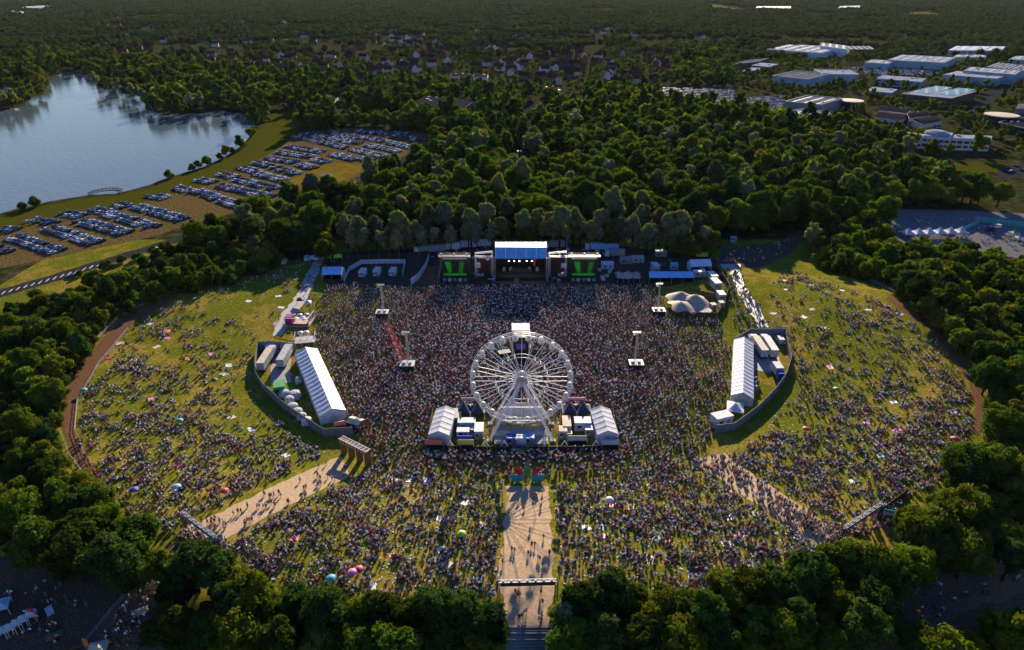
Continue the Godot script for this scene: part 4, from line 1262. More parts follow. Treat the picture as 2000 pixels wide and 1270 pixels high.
		pbox(g, "deck", M.dark, Vector3(0, 1.0, -2), Vector3(8, 2.0, 6))
		for k in 4:
			pbox(g, "equipment_case", M.light_grey if k % 2 else M.grey, Vector3(s * (3.2 - k * 0.9), 2.5, 0.4 - 0.8 * (k % 2)), Vector3(0.8, 1.0, 0.7))
		pbox(g, "signboard", M.white, Vector3(s * 2.6, 7.2, 0.45), Vector3(2.4, 2.4, 0.1))
	# side screens
	var scr := screen_mat()
	for q in [[889, 548, "screen beside the picnic pods"], [1139, 548, "screen beside the grey stretch tent"]]:
		var p := G(q[0], q[1])
		var g := thing("video_screen", "truss framed video " + q[2] + " showing green picture", "screen", p)
		for x in [-6.3, 6.3]:
			for z in [0.0, -3.0]:
				part(g, "tower", MB.new().truss(Vector3(x, 0, z), Vector3(x, 11.2, z), 0.5, 0.04), M.dark)
		part(g, "header", MB.new().truss(Vector3(-7, 11.6, 0), Vector3(7, 11.6, 0), 0.6, 0.05), M.steel)
		part(g, "header", MB.new().truss(Vector3(-7, 11.6, -3), Vector3(7, 11.6, -3), 0.6, 0.04), M.dark)
		for x in [-5.6, 0.0, 5.6]:
			part(g, "flood_lamp", MB.new().box(Vector3(x, 12.5, 0), Vector3(0.5, 0.9, 0.5)), M.white)
		part(g, "backing", MB.new().box(Vector3(0, 5.6, -0.4), Vector3(11.4, 9.6, 0.5)), M.black)
		var d := MB.new()
		d.uvquad(Vector3(-5.2, 2.2, -0.1), Vector3(-5.2, 9.4, -0.1), Vector3(5.2, 9.4, -0.1), Vector3(5.2, 2.2, -0.1))
		part(g, "display", d, scr)
		var li := AreaLight3D.new()
		li.name = "screen_light"
		g.add_child(li)
		li.position = Vector3(0, 5.8, 0.2)
		li.rotation.y = PI
		li.area_size = Vector2(10, 7)
		li.light_energy = 0.5
		li.light_color = Color(0.1, 1.0, 0.25)
		li.shadow_enabled = true
		pbox(g, "awning", M.grey, Vector3(0, 10.2, 0.2), Vector3(11, 0.6, 0.15))
		for k in 5:
			pbox(g, "equipment_case", M.white if k % 2 else M.grey, Vector3(-4.6 + k * 2.3, 0.7, 0.9), Vector3(1.5, 1.2, 0.9))
		pbox(g, "platform", M.dark, Vector3(0, 0.3, -1.4), Vector3(13, 0.6, 4.6))
	# backstage lorries and covers
	for q in [[845, 494, 0.12, 13.0, "grey", "long grey lorry behind the left screen"], [885, 489, 0.16, 7.0, "white", "short white lorry behind the left screen"], [916, 485, 0.1, 8.0, "pale_blue", "pale blue lorry behind the left speaker wing"], [946, 483, 0.05, 7.0, "pale_blue", "pale blue lorry tucked against the stage"], [1180, 490, -0.12, 14.0, "sky_blue", "long sky blue lorry behind the right screen"], [1090, 485, 0.0, 9.0, "grey", "grey lorry behind the right speaker wing"], [1205, 502, 0.0, 7.0, "grey", "short grey lorry beside the canopy tents"]]:
		lorry(q[5], G(q[0], q[1]), PI / 2 + q[2], q[3], M[q[4]], M[q[4]], M.white)
	# flight cases and crates standing about backstage
	for i in 70:
		var q := Vector2(rng.randf_range(840, 1200), rng.randf_range(488, 508)) if i < 46 else Vector2([rng.randf_range(925, 965), rng.randf_range(1070, 1110), rng.randf_range(1165, 1200)][i % 3], rng.randf_range(530, 552))
		var p := G(q.x, q.y) + Vector3.UP * 0.06
		var m: Material = [M.dark, M.grey, M.light_grey, M.royal, M.brown, M.white][i % 6]
		var c := thing("flight_case", "%s flight case on castors in the backstage yard" % ["black", "grey", "pale grey", "blue", "brown", "white"][i % 6], "case", p, rng.randf_range(-0.5, 0.5), "flight cases in the backstage yard")
		var sz := Vector3(rng.randf_range(0.9, 1.9), rng.randf_range(0.8, 1.6), rng.randf_range(0.7, 1.2))
		pbox(c, "body", m, Vector3(0, sz.y * 0.5 + 0.12, 0), sz)
		pbox(c, "lid", M.steel, Vector3(0, sz.y + 0.16, 0), Vector3(sz.x + 0.04, 0.08, sz.z + 0.04))
		for cs in [[-1, -1], [1, -1], [1, 1], [-1, 1]]: pbox(c, "castor", M.rubber, Vector3(cs[0] * sz.x * 0.4, 0.06, cs[1] * sz.z * 0.4), Vector3(0.12, 0.14, 0.12))
	fence("crowd_barrier", "black crowd barrier in front of the stage", [866, 558, 950, 560, 1080, 560, 1180, 557], 1.2, M.dark, "barrier", 3.0)

# ================================================================ ferris wheel
func build_wheel() -> void:
	var base := Vector3(2.7, 0.0, -166.0)
	var hub_y := tall(base, 740.0)
	var R := 14.5
	var o := thing("ferris_wheel", "white ferris wheel standing in the middle of the crowd", "ferris wheel", base)
	var N := 24
	for s in [-1.0, 1.0]:
		var rim := MB.new(); var inner := MB.new()
		for i in N * 2:
			var a0 := TAU * i / (N * 2); var a1 := TAU * (i + 1) / (N * 2)
			rim.beam(Vector3(cos(a0) * R, hub_y + sin(a0) * R, s * 1.1), Vector3(cos(a1) * R, hub_y + sin(a1) * R, s * 1.1), 0.14)
			inner.beam(Vector3(cos(a0) * R * 0.52, hub_y + sin(a0) * R * 0.52, s * 1.0), Vector3(cos(a1) * R * 0.52, hub_y + sin(a1) * R * 0.52, s * 1.0), 0.07)
			inner.beam(Vector3(cos(a0) * R * 0.97, hub_y + sin(a0) * R * 0.97, s * 1.1), Vector3(cos(a1) * R * 0.97, hub_y + sin(a1) * R * 0.97, s * 1.1), 0.07)
		part(o, "rim", rim, M.white_metal)
		part(o, "inner_ring", inner, M.white_metal)
		for i in N:
			var a := TAU * i / N
			part(o, "spoke", MB.new().beam(Vector3(cos(a) * 1.2, hub_y + sin(a) * 1.2, s * 1.5), Vector3(cos(a) * R, hub_y + sin(a) * R, s * 1.1), 0.11), M.white_metal)
	for i in N:
		var a := TAU * (i + 0.5) / N
		var c := Vector3(cos(a) * R * 0.96, hub_y + sin(a) * R * 0.96, 0)
		part(o, "cross_tie", MB.new().beam(c + Vector3(0, 0, -1.2), c + Vector3(0, 0, 1.2), 0.12), M.white_metal)
		var a2 := TAU * i / N
		for f in [0.52]:
			var q := Vector3(cos(a2) * R * f, hub_y + sin(a2) * R * f, 0)
			part(o, "cross_tie", MB.new().beam(q + Vector3(0, 0, -1.2), q + Vector3(0, 0, 1.2), 0.05), M.white_metal)
		# gondola hanging from the tie
		var g := Node3D.new()
		g.name = "gondola"
		o.add_child(g, true)
		g.position = c
		g.scale = Vector3.ONE * 0.9
		part(g, "canopy", MB.new().lathe(Vector3.ZERO, [Vector2(0.95, 0.05), Vector2(0.9, 0.3), Vector2(0.55, 0.62), Vector2(0.0, 0.75)], 12), M.white)
		part(g, "tub", MB.new().lathe(Vector3(0, -1.95, 0), [Vector2(0, 0), Vector2(0.55, 0.05), Vector2(0.9, 0.35), Vector2(0.98, 0.95), Vector2(0.88, 0.95), Vector2(0.8, 0.4), Vector2(0, 0.25)], 12), M.light_grey)
		var p := MB.new()
		for k in 4:
			var t := TAU * k / 4 + 0.4
			p.tube(Vector3(cos(t) * 0.86, -1.05, sin(t) * 0.86), Vector3(cos(t) * 0.86, 0.1, sin(t) * 0.86), 0.05, 0.05, 5)
		p.tube(Vector3(0, -1.7, 0), Vector3(0, 0.7, 0), 0.06, 0.06, 5)
		part(g, "poles", p, M.white_metal)
	part(o, "hub", MB.new().tube(Vector3(0, hub_y, -2.4), Vector3(0, hub_y, 2.4), 0.75, 0.75, 18), M.steel)
	for s in [-1.0, 1.0]:
		part(o, "hub_plate", MB.new().tube(Vector3(0, hub_y, s * 1.45), Vector3(0, hub_y, s * 1.65), 1.7, 1.7, 24), M.steel)
		for x in [-9.2, 9.2]:
			var f := Vector3(x, 0.3, s * 4.2); var t := Vector3(x * 0.04, hub_y, s * 2.1)
			part(o, "leg", MB.new().truss(f, t, 0.55, 0.055), M.white_metal)
			part(o, "foot", MB.new().box(f - Vector3(0, 0.1, 0), Vector3(1.6, 0.5, 1.4)), M.grey)
		part(o, "strut", MB.new().beam(Vector3(-6.2, hub_y * 0.36, s * 3.4), Vector3(6.2, hub_y * 0.36, s * 3.4), 0.18), M.white_metal)
	# boarding deck and roof
	part(o, "boarding_deck", MB.new().box(Vector3(0, 0.6, 2.2), Vector3(15.5, 0.5, 8.5)), M.mat_board)
	for x in [-5.2, 5.2]:
		var d := MB.new()
		for i in 12:
			var a0 := PI + PI * i / 12.0; var a1 := PI + PI * (i + 1) / 12.0
			d.tri(Vector3(x, 0.9, 2.6), Vector3(x + cos(a0) * 3.0, 0.9, 2.6 + sin(a0) * 2.4), Vector3(x + cos(a1) * 3.0, 0.9, 2.6 + sin(a1) * 2.4))
		part(o, "deck_ramp", d, M.cream)
	var rf := MB.new()
	rf.quad(Vector3(-7.5, 3.0, -3.5), Vector3(-4.2, 6.2, -6.5), Vector3(4.2, 6.2, -6.5), Vector3(7.5, 3.0, -3.5))
	rf.quad(Vector3(-7.5, 3.0, -3.5), Vector3(-7.5, 0.6, -3.4), Vector3(7.5, 0.6, -3.4), Vector3(7.5, 3.0, -3.5))
	part(o, "back_screen", rf, M.light_grey)
	pbox(o, "ticket_booth", M.pale_blue, Vector3(0, 1.9, 6.0), Vector3(2.8, 2.4, 2.0))
	for x in [-2.6, 2.6]: pbox(o, "deck_rail", M.white_metal, Vector3(x * 2.6, 1.4, 6.3), Vector3(1.6, 1.0, 0.06))

# ================================================================ wheel compound
func build_front_of_house() -> void:
	marquee("short white marquee with shade painted gable left of the ferris wheel legs", 872, 818, 858, 868, 6.2, 3.3, 4.7, 5, M.pale_blue)  # gable is white cloth; the blue of its sky-lit shade is put into the colour
	marquee("short white marquee with shade painted gable right of the ferris wheel legs", 1171, 818, 1186, 867, 6.2, 3.3, 4.7, 5, M.pale_blue)  # same here: blue shade painted into a white gable
	# sound tower
	var b := G(1017, 706)
	var o := thing("sound_tower", "black sound desk tower with white roof behind the ferris wheel", "tower", b)
	var h := tall(b, 640)
	for x in [-2.9, 2.9]:
		for z in [-2.4, 2.4]:
			part(o, "corner_post", MB.new().truss(Vector3(x, 0, z), Vector3(x, h, z), 0.4, 0.06), M.steel)
	pbox(o, "lower_room", M.black, Vector3(0, 2.4, 0), Vector3(5.6, 4.8, 4.8))
	pbox(o, "upper_room", M.dark, Vector3(0, 8.0, 0), Vector3(5.4, 5.4, 4.4))
	pbox(o, "banner", M.purple, Vector3(0, 7.2, 2.3), Vector3(3.2, 2.0, 0.08))
	for i in 3:
		var r := MB.new()
		r.box(Vector3(-2.0 + 2.0 * i, h + 0.2, 0), Vector3(1.9, 0.18, 5.4))
		part(o, "roof_panel", r, M.fabric)
		part(o, "roof_frame", MB.new().box(Vector3(-3.02 + 2.0 * i, h + 0.26, 0), Vector3(0.1, 0.32, 5.6)), M.white_metal)
	for q in [[1025, 690, 0.0], [985, 700, 0.3]]:
		cabin("control_cabin", "small dark control cabin %s the sound tower" % ("against" if q[2] == 0.0 else "a little away from"), G(q[0], q[1]), q[2], 4.2, 2.4, 2.6, M.dark, M.grey)
	# dark star tents behind the marquees
	for q in [[906, 812, "marquee with red awning"], [933, 812, "wheel rim, left pair"], [1112, 812, "wheel rim, right pair"], [1138, 812, "grey cabins row"]]:
		peak_tent("star_tent", "navy star shaped tent beside the " + q[2], G(q[0], q[1]), 0.0, 4.6, 5.0, 2.6, 5.2, M.navy, "navy star tents", true)
	pbox(thing("name_board", "pink and white lettered board above the navy tents", "sign", G(1125, 800)), "panel", M.pink, Vector3(0, 3.9, 0), Vector3(5.6, 1.0, 0.15))
	pbox(thing("name_board", "grey lettered board above the navy tents beside white marquee", "sign", G(918, 800)), "panel", M.light_grey, Vector3(0, 3.9, 0), Vector3(5.4, 1.0, 0.15))
	for nb in [get_node("name_board"), get_node("name_board_001")]:
		for i in 9: pbox(nb, "letter", M.white, Vector3(-2.2 + i * 0.55, 3.9, 0.11), Vector3(0.28, 0.6, 0.05))
		for x in [-2.4, 2.4]: pbox(nb, "post", M.steel, Vector3(x, 1.9, -0.12), Vector3(0.14, 3.9, 0.14))
	var cabs := [[893, 822, 2.4, 5.0, 2.7, "cream", "cream"], [912, 836, 5.2, 2.6, 2.7, "pale_blue", "white"], [936, 850, 2.6, 4.6, 2.8, "light_grey", "white"], [905, 852, 3.6, 2.2, 2.2, "white", "white"], [925, 848, 1.6, 1.6, 2.0, "pale_blue", "white"],
		[1106, 838, 2.4, 5.4, 2.8, "cream", "cream"], [1137, 836, 4.8, 3.2, 2.8, "pale_blue", "white"], [1099, 852, 2.3, 2.8, 2.6, "cream", "cream"], [1150, 848, 2.4, 2.2, 2.2, "light_grey", "white"], [1111, 856, 1.6, 1.4, 2.0, "white", "white"]]
	var cl := ["narrow cream cabin behind the left star tents", "wide pale blue cabin with white roof beside left marquee", "tall white cabin against the wheel's left leg", "low white cabin in front of the pale blue one", "small square cabin between the left cabins", "narrow cream cabin by the wheel's right leg", "wide pale blue cabin with white roof beside right marquee", "short cream cabin in front of the narrow one", "grey cabin with white roof against right marquee", "smallest white cabin by the wheel's right foot"]
	for i in cabs.size():
		var c: Array = cabs[i]
		cabin("site_cabin", cl[i], G(c[0], c[1]), 0.0, c[2], c[3], c[4], M[c[5]], M[c[6]])
	for q in [[998, 864, "royal", "dark blue"], [1016, 866, "sky_blue", "light blue"], [1034, 864, "blue", "mid blue"]]:
		cabin("storage_container", "%s container in front of the wheel's boarding deck" % q[3], G(q[0], q[1]), 0.0, 2.6, 2.4, 2.2, M[q[2]], M[q[2]])
	# bars along the front
	for q in [[908, 868, 4.2, "royal", "blue roofed bar stall beside the left marquee gable"], [848, 876, 4.6, "orange", "red awning stall before the left marquee gable"], [1127, 868, 5.4, "cream", "cream arched stall beside right marquee gable"], [1191, 876, 4.8, "cream", "cream awning stall before the right marquee gable"], [910, 876, 4.4, "yellow", "orange striped awning stall before blue bar"]]:
		gable_tent("bar_stall", q[4], G(q[0], q[1]), 0.0, q[2], 2.4, 2.2, 3.0, M[q[3]], M[q[3]])
	fence("scrim_fence", "dark scrim fence along the front of the wheel compound", [834, 880, 900, 882, 1020, 883, 1140, 882, 1208, 880], 1.9, M.dark)
	fence("scrim_fence", "dark scrim fence up the left side of wheel compound", [834, 880, 846, 806], 1.9, M.dark)
	fence("scrim_fence", "dark scrim fence up the right side of wheel compound", [1208, 880, 1196, 806], 1.9, M.dark)
	for i in 6:
		var px: float = [880.0, 948.0, 985.0, 1058.0, 1102.0, 1163.0][i]
		var p := G(px, 880)
		var t := thing("triangle_truss", "white triangular truss frame standing on the front scrim fence", "truss", p, 0, "triangular trusses along wheel compound front")
		part(t, "left_bar", MB.new().beam(Vector3(-1.8, 0, 0), Vector3(0, 3.4, 0), 0.16), M.white_metal)
		part(t, "right_bar", MB.new().beam(Vector3(1.8, 0, 0), Vector3(0, 3.4, 0), 0.16), M.white_metal)
		part(t, "base_bar", MB.new().beam(Vector3(-1.8, 0.9, 0), Vector3(1.8, 0.9, 0), 0.12), M.white_metal)
	# lettered green panels on the fence
	for q in [[1007, "grey"], [1030, "green"]]:
		var p := G(q[0], 884)
		var t := thing("fence_banner", "%s printed banner hung on the front scrim fence" % q[1], "banner", p + Vector3(0, 0, 0.2))
		pbox(t, "sheet", M.hoarding if q[1] == "grey" else M.green, Vector3(0, 1.0, 0), Vector3(3.2, 1.3, 0.05))
		for i in 6: pbox(t, "letter", M.light_grey, Vector3(-1.1 + 0.44 * i, 1.0, 0.04), Vector3(0.2, 0.5, 0.03))

# ================================================================ left compound
func build_left_compound() -> void:
	fence("hoarding_fence", "tall blue grey hoarding behind the left lorry yard", [506, 684, 530, 682, 578, 686], 3.4, M.hoarding)
	fence("hoarding_fence", "curved hoarding round the left lorry yard and marquee", [506, 684, 500, 710, 500, 738, 514, 762, 555, 800, 598, 830, 634, 853, 690, 850], 2.9, M.hoarding)
	struct("yard_mats", strip([533, 682, 527, 752], [567, 684, 568, 748], 6, 12, 0.09), M.mat_board)
	marquee("long white marquee of many bays beside the left lorry yard", 600, 702, 652, 824, 8.0, 3.2, 4.9, 17, M.pale_blue)
	lorry("cream roofed lorry trailer on left yard mats", G(521, 712), 0.0, 11.5, M.cream, M.light_grey, M.white)
	lorry("grey roofed lorry trailer across the mats from cream one", G(558, 706), 0.02, 11.5, M.light_grey, M.light_grey, M.grey)
	cabin("storage_container", "green container at the end of left yard mats", G(548, 764), 0.25, 3.4, 4.6, 2.8, M.green, M.green)
	cabin("site_cabin", "low white cabin at the back of the left yard", G(529, 686), 0.0, 3.0, 2.2, 2.4, M.white, M.white)
	cabin("site_cabin", "small cream cabin with brown roof at back of left yard", G(557, 686), 0.0, 2.4, 2.2, 2.4, M.cream, M.cream)
	var spots := [[576, 776, 2.2], [556, 774, 1.8], [566, 786, 1.7], [572, 800, 1.8], [582, 810, 1.7], [590, 819, 1.6], [600, 828, 1.8], [584, 748, 1.3]]
	var where := ["largest of the row", "beside green container", "behind the largest", "third along the fence", "fourth along the fence", "fifth along the fence", "white, at the row's end", "against the marquee side"]
	for i in spots.size():
		var q: Array = spots[i]
		var o := thing("covered_pod", "silver grey sheeted generator pod, " + where[i], "generator", G(q[0], q[1]), 0.5 + 0.3 * i)
		var r: float = q[2]
		part(o, "cover", MB.new().lathe(Vector3(0, 0, 0), [Vector2(r * 1.05, -0.2), Vector2(r, 0.6), Vector2(r * 0.92, 1.6), Vector2(r * 0.6, 2.1), Vector2(0, 2.25)], 9), M.white if i == 6 else M.light_grey)
		part(o, "base", MB.new().box(Vector3(0, 0.15, 0), Vector3(r * 2.1, 0.4, r * 1.7)), M.dark)
		for k in 3: part(o, "strap", MB.new().beam(Vector3(-r * 0.8 + k * r * 0.8, 1.9, -r * 0.5), Vector3(-r * 0.8 + k * r * 0.8, 1.9, r * 0.5), 0.12), M.dark)
	gable_tent("bar_stall", "cream roofed wooden kiosk at the tip of the left compound", G(695, 836), -0.4, 4.6, 3.6, 2.6, 3.2, M.cream, M.wood)
	gable_tent("bar_stall", "orange floored stall beneath the long marquee's end", G(664, 838), 0.3, 3.2, 2.4, 2.0, 2.6, M.orange, M.white)
	# raised viewing stand
	var o := thing("viewing_stand", "white railed viewing stand at the back of the long marquee", "stand", G(597, 668), 0.2)
	pbox(o, "deck", M.light_grey, Vector3(0, 0.9, 0), Vector3(7.4, 0.25, 5.2))
	for x in [-3.6, -1.2, 1.2, 3.6]:
		part(o, "frame", MB.new().beam(Vector3(x, 0, 2.5), Vector3(x, 3.0, 2.5), 0.14).beam(Vector3(x, 0, -2.5), Vector3(x, 3.4, -2.5), 0.14).beam(Vector3(x, 3.0, 2.5), Vector3(x, 3.4, -2.5), 0.12), M.white_metal)
	pbox(o, "rail", M.white_metal, Vector3(0, 1.9, 2.55), Vector3(7.4, 0.1, 0.08))
	for x in [-1.6, 0.4]:
		part(o, "parasol", MB.new().lathe(Vector3(x, 3.4, -1.2), [Vector2(1.3, 0), Vector2(0.7, 0.35), Vector2(0, 0.55)], 10), M.white)
	# magenta booth
	o = thing("promotion_booth", "magenta booth with white frame beside left trackway", "booth", G(586, 630), -0.05)
	pbox(o, "floor", M.cream, Vector3(0, 0.25, 0), Vector3(9.6, 0.3, 7.6))
	pbox(o, "magenta_block", M.magenta, Vector3(-3.4, 1.9, 1.2), Vector3(2.8, 3.2, 3.0))
	pbox(o, "front_wall", M.magenta, Vector3(0.6, 0.8, 3.7), Vector3(8.0, 1.0, 0.12))
	for x in [-4.7, 4.7]:
		for z in [-3.7, 3.7]: part(o, "post", MB.new().beam(Vector3(x, 0, z), Vector3(x, 3.6, z), 0.18), M.white_metal)
	part(o, "top_bar", MB.new().beam(Vector3(-4.7, 3.5, 3.7), Vector3(4.7, 3.5, 3.7), 0.18).beam(Vector3(4.7, 3.5, 3.7), Vector3(4.7, 3.5, -3.7), 0.22), M.white_metal)
	pbox(o, "side_banner", M.pink, Vector3(4.62, 2.4, 0), Vector3(0.06, 1.4, 7.0))
	for q in [[-1.0, 1.4], [1.4, 0.4], [2.6, 2.2], [-0.4, -1.8], [2.0, -2.4]]:
		part(o, "parasol", MB.new().lathe(Vector3(q[0], 2.5, q[1]), [Vector2(1.1, 0), Vector2(0.55, 0.3), Vector2(0, 0.42)], 8), M.white)
		part(o, "parasol_pole", MB.new().tube(Vector3(q[0], 0.3, q[1]), Vector3(q[0], 2.8, q[1]), 0.04, 0.04, 5), M.steel)
	peak_tent("gazebo", "white gazebo behind the magenta booth", G(602, 600), 0.2, 3.0, 3.0, 2.3, 3.4, M.fabric)
	peak_tent("gazebo", "dark gazebo touching the left trackway", G(588, 594), 0.1, 3.0, 3.0, 2.3, 3.2, M.dark)
	# red lattice boom leaning over the crowd
	var bp := G(787, 712)
	var hb := tall(bp, 632)
	var tip := plane(757, 632, bp.y + hb) - bp
	o = thing("crane_boom", "red lattice crane boom with white bracing leaning over the crowd", "crane", bp)
	var cs := [Vector3(-0.8, 0, -0.8), Vector3(0.8, 0, -0.8), Vector3(0.8, 0, 0.8), Vector3(-0.8, 0, 0.8)]
	for k in 4: part(o, "chord", MB.new().beam(cs[k] + Vector3(0, 1.2, 0), cs[k] * 0.55 + tip, 0.26), M.red)
	for i in 11:
		var t0 := i / 11.0; var t1 := (i + 1) / 11.0
		for k in 4:
			var p: Vector3 = (cs[k] + Vector3(0, 1.2, 0)).lerp(cs[k] * 0.55 + tip, t0)
			var q: Vector3 = (cs[(k + 1) % 4] + Vector3(0, 1.2, 0)).lerp(cs[(k + 1) % 4] * 0.55 + tip, t1)
			part(o, "brace", MB.new().beam(p, q, 0.17), M.white if (i + k) % 2 else M.red)
	pbox(o, "carriage", M.dark, Vector3(0, 0.6, 0), Vector3(3.4, 1.2, 4.6))
	pbox(o, "counterweight", M.grey, Vector3(0.2, 1.6, 1.8), Vector3(2.4, 0.9, 0.9))
	for x in [-1.6, 1.6]: pbox(o, "track", M.rubber, Vector3(x, 0.35, 0), Vector3(0.6, 0.7, 5.0))

# ================================================================ right compound
func build_right_compound() -> void:
	fence("hoarding_fence", "tall blue grey hoarding behind the right lorry yard", [1433, 676, 1463, 658, 1532, 657], 3.4, M.hoarding)
	fence("hoarding_fence", "curved hoarding round the right lorry yard", [1532, 657, 1537, 680, 1544, 708, 1534, 742, 1513, 772, 1478, 808, 1432, 842, 1396, 846], 2.9, M.hoarding)
	struct("yard_mats", strip([1472, 664, 1470, 722], [1516, 664, 1530, 735], 6, 12, 0.09), M.mat_board)
	marquee("long white marquee of many bays beside the right lorry yard", 1450, 682, 1447, 792, 6.8, 3.2, 4.9, 16, M.light_grey)
	lorry("cream topped lorry trailer beside the right long marquee", G(1482, 688), 0.0, 11.0, M.cream, M.light_grey, M.white)
	lorry("white topped lorry trailer next to the cream topped one", G(1502, 688), -0.03, 11.0, M.white, M.light_grey, M.white)
	lorry("small white lorry with blue front on right yard mats", G(1516, 732), PI, 4.4, M.white, M.light_grey, M.royal)
	van("white van by the right yard's back hoarding", G(1522, 668), 0.0, M.white)
	cabin("site_cabin", "narrow cream cabin between right marquee and hoarding", G(1465, 668), 0.0, 1.8, 3.0, 2.5, M.cream, M.cream)
	peak_tent("gazebo", "white hipped tent joined to the right marquee's end", G(1434, 808), -0.3, 5.0, 5.6, 2.6, 4.0, M.fabric, "", true)
	cabin("bar_container", "white roofed blue sided bar cabin at the right compound's tip", G(1408, 826), 0.35, 5.8, 3.4, 2.9, M.pale_blue, M.white)
	fence("picket_panel", "short grey panel at the right compound's tip", [1395, 836, 1412, 842], 1.2, M.light_grey)
	for q in [[1473, 745, "white"], [1476, 752, "grey"], [1474, 762, "light_grey"]]:
		cabin("equipment_crate", "%s equipment crate against the right marquee side" % q[2].replace("_", " "), G(q[0], q[1]), 0.3, 1.6, 1.4, 1.3, M[q[2]], M[q[2]])
	# two hoop frames standing in the crowd
	for q in [[1334, 868, 3.2, "larger hoop"], [1360, 880, 3.0, "smaller hoop nearer the sand path"]]:
		var o := thing("hoop_arch", "thin dark metal %s standing in the crowd" % q[3], "arch", G(q[0], q[1]), 0.3)
		for i in 14:
			var a0 := PI * i / 14.0; var a1 := PI * (i + 1) / 14.0
			part(o, "bar", MB.new().beam(Vector3(cos(a0) * q[2], sin(a0) * q[2], 0), Vector3(cos(a1) * q[2], sin(a1) * q[2], 0), 0.16), M.dark)

# ================================================================ both sides of the stage
func build_stage_sides() -> void:
	# right
	gable_tent("bar_tent", "long bar tent with bright blue roof beside the stage", G(1308, 549), 0.0, 19.5, 7.0, 3.0, 4.6, M.sky_blue, M.dark)
	var o := thing("stretch_tent", "grey pink canopy of low peaks next to the right screen", "tent", G(1225, 548))
	canopy(o, 11.5, 8.0, [[-4.0, 0, 4.4], [0, 0.5, 4.6], [4.0, 0, 4.4]], 2.4, mat("dusty", lin(0.36, 0.28, 0.26), 0.8, 0, 0.2))
	o = thing("stretch_tent", "large cream stretch tent with two peaks at the crowd's edge", "tent", G(1343, 602))
	canopy(o, 17.0, 19.0, [[-2.0, -5.0, 5.2], [3.0, -1.5, 5.5], [-4.0, 3.5, 4.4]], 2.0, mat("canvas", lin(0.42, 0.34, 0.24), 0.75, 0, 0.12))
	gable_tent("bar_tent", "pale blue gabled tent behind the brown fence", G(1365, 528), 0.08, 9.6, 6.0, 3.0, 5.4, M.pale_blue, M.pale_blue)
	cabin("site_cabin", "white cabin in front of the pale blue gabled tent", G(1365, 540), 0.0, 5.4, 2.6, 2.6, M.light_grey, M.white)
	cabin("site_cabin", "white cabin along brown fence, farther from stretch tent", G(1391, 546), 0.12, 2.8, 6.0, 2.7, M.light_grey, M.white)
	cabin("site_cabin", "white cabin along brown fence, middle of the three", G(1397, 560), 0.12, 3.0, 6.0, 2.8, M.light_grey, M.white)
	cabin("site_cabin", "white cabin along brown fence, nearest the stretch tent", G(1407, 584), 0.05, 2.8, 4.4, 2.8, M.light_grey, M.white)
	cabin("site_cabin", "white cabin standing beside the blue bar tent roof", G(1279, 530), 0.2, 2.6, 5.0, 3.4, M.light_grey, M.pale_blue)
	cabin("site_cabin", "small blue cabin behind the blue bar tent", G(1316, 526), 0.0, 3.2, 2.4, 2.8, M.sky_blue, M.sky_blue)
	fence("timber_fence", "brown timber fence round the stretch tent yard", [1312, 616, 1350, 620, 1400, 621, 1414, 598, 1424, 566, 1400, 528, 1378, 524], 2.4, M.brown)
	fence("timber_fence", "short brown timber fence inside the stretch tent yard", [1368, 576, 1402, 582], 2.0, M.wood)
	for q in [[1392, 604, "square white kiosk in the stretch tent yard"], [1408, 600, "narrow white kiosk against brown fence corner"]]:
		cabin("kiosk", q[2], G(q[0], q[1]), 0.2, 2.0, 2.2, 2.3, M.white, M.cream)
	van("lime green van parked behind the pale blue tent", G(1371, 502), PI / 2, M.lime)
	for q in [[1290, 500, "grey"], [1245, 512, "light_grey"], [1222, 514, "grey"], [1186, 524, "pale_blue"]]:
		cabin("backstage_cabin", "%s backstage cabin behind the canopy tents" % q[2].replace("_", " "), G(q[0], q[1]), 0.05, 5.5, 2.8, 2.8, M[q[2]], M[q[2]], "backstage cabins")
	cabin("blue_kiosk", "small bright blue kiosk on the road behind the stage", G(1432, 472), 0.0, 2.6, 2.2, 2.4, M.sky_blue, M.sky_blue)
	# left
	gable_tent("bar_tent", "pale blue bar tent at the head of the left trackway", G(652, 543), 0.03, 8.6, 8.0, 3.2, 5.4, M.sky_blue, M.pale_blue)
	for q in [[639, 509, "left"], [661, 509, "right"]]:
		peak_tent("gazebo", "lime green gazebo behind the pale blue bar tent", G(q[0], q[1]), 0.2, 4.0, 4.0, 2.4, 3.6, M.lime, "lime gazebos")
	fence("pod_wall", "white topped zigzag wall round the pod garden", [672, 552, 682, 530, 706, 516, 750, 515, 792, 515, 786, 540], 2.2, M.pale_blue, "wall")
	for q in [[709, 538, "nearest the bar tent"], [737, 536, "second from the bar tent"], [768, 536, "third from the bar tent"]]:
		cabin("garden_pod", "pale blue shelter pod in the walled garden, " + q[2], G(q[0], q[1]), -0.12, 2.6, 4.6, 2.6, M.pale_blue, M.white)
	fence("mesh_fence", "pale green mesh fence climbing towards the stage yard", [803, 558, 818, 545, 832, 524, 838, 506], 3.0, M.pale_blue)
	struct("yard_mats", strip([826, 520, 812, 556], [862, 520, 860, 556], 5, 8, 0.09), M.dirt)
	fence("yard_wall", "white yard wall beside the left screen", [862, 520, 857, 548], 2.6, M.light_grey, "wall")
	fence("stage_yard_fence", "dark fence behind the pod garden", [640, 508, 720, 506, 800, 502, 838, 498], 2.2, M.dark)
	for q in [[600, 508, 0.1, "white van parked by the head of left trackway"], [556, 514, 0.0, "white van alone on the grass behind the left lawn"]]:
		van(q[3], G(q[0], q[1]), q[2], M.white)
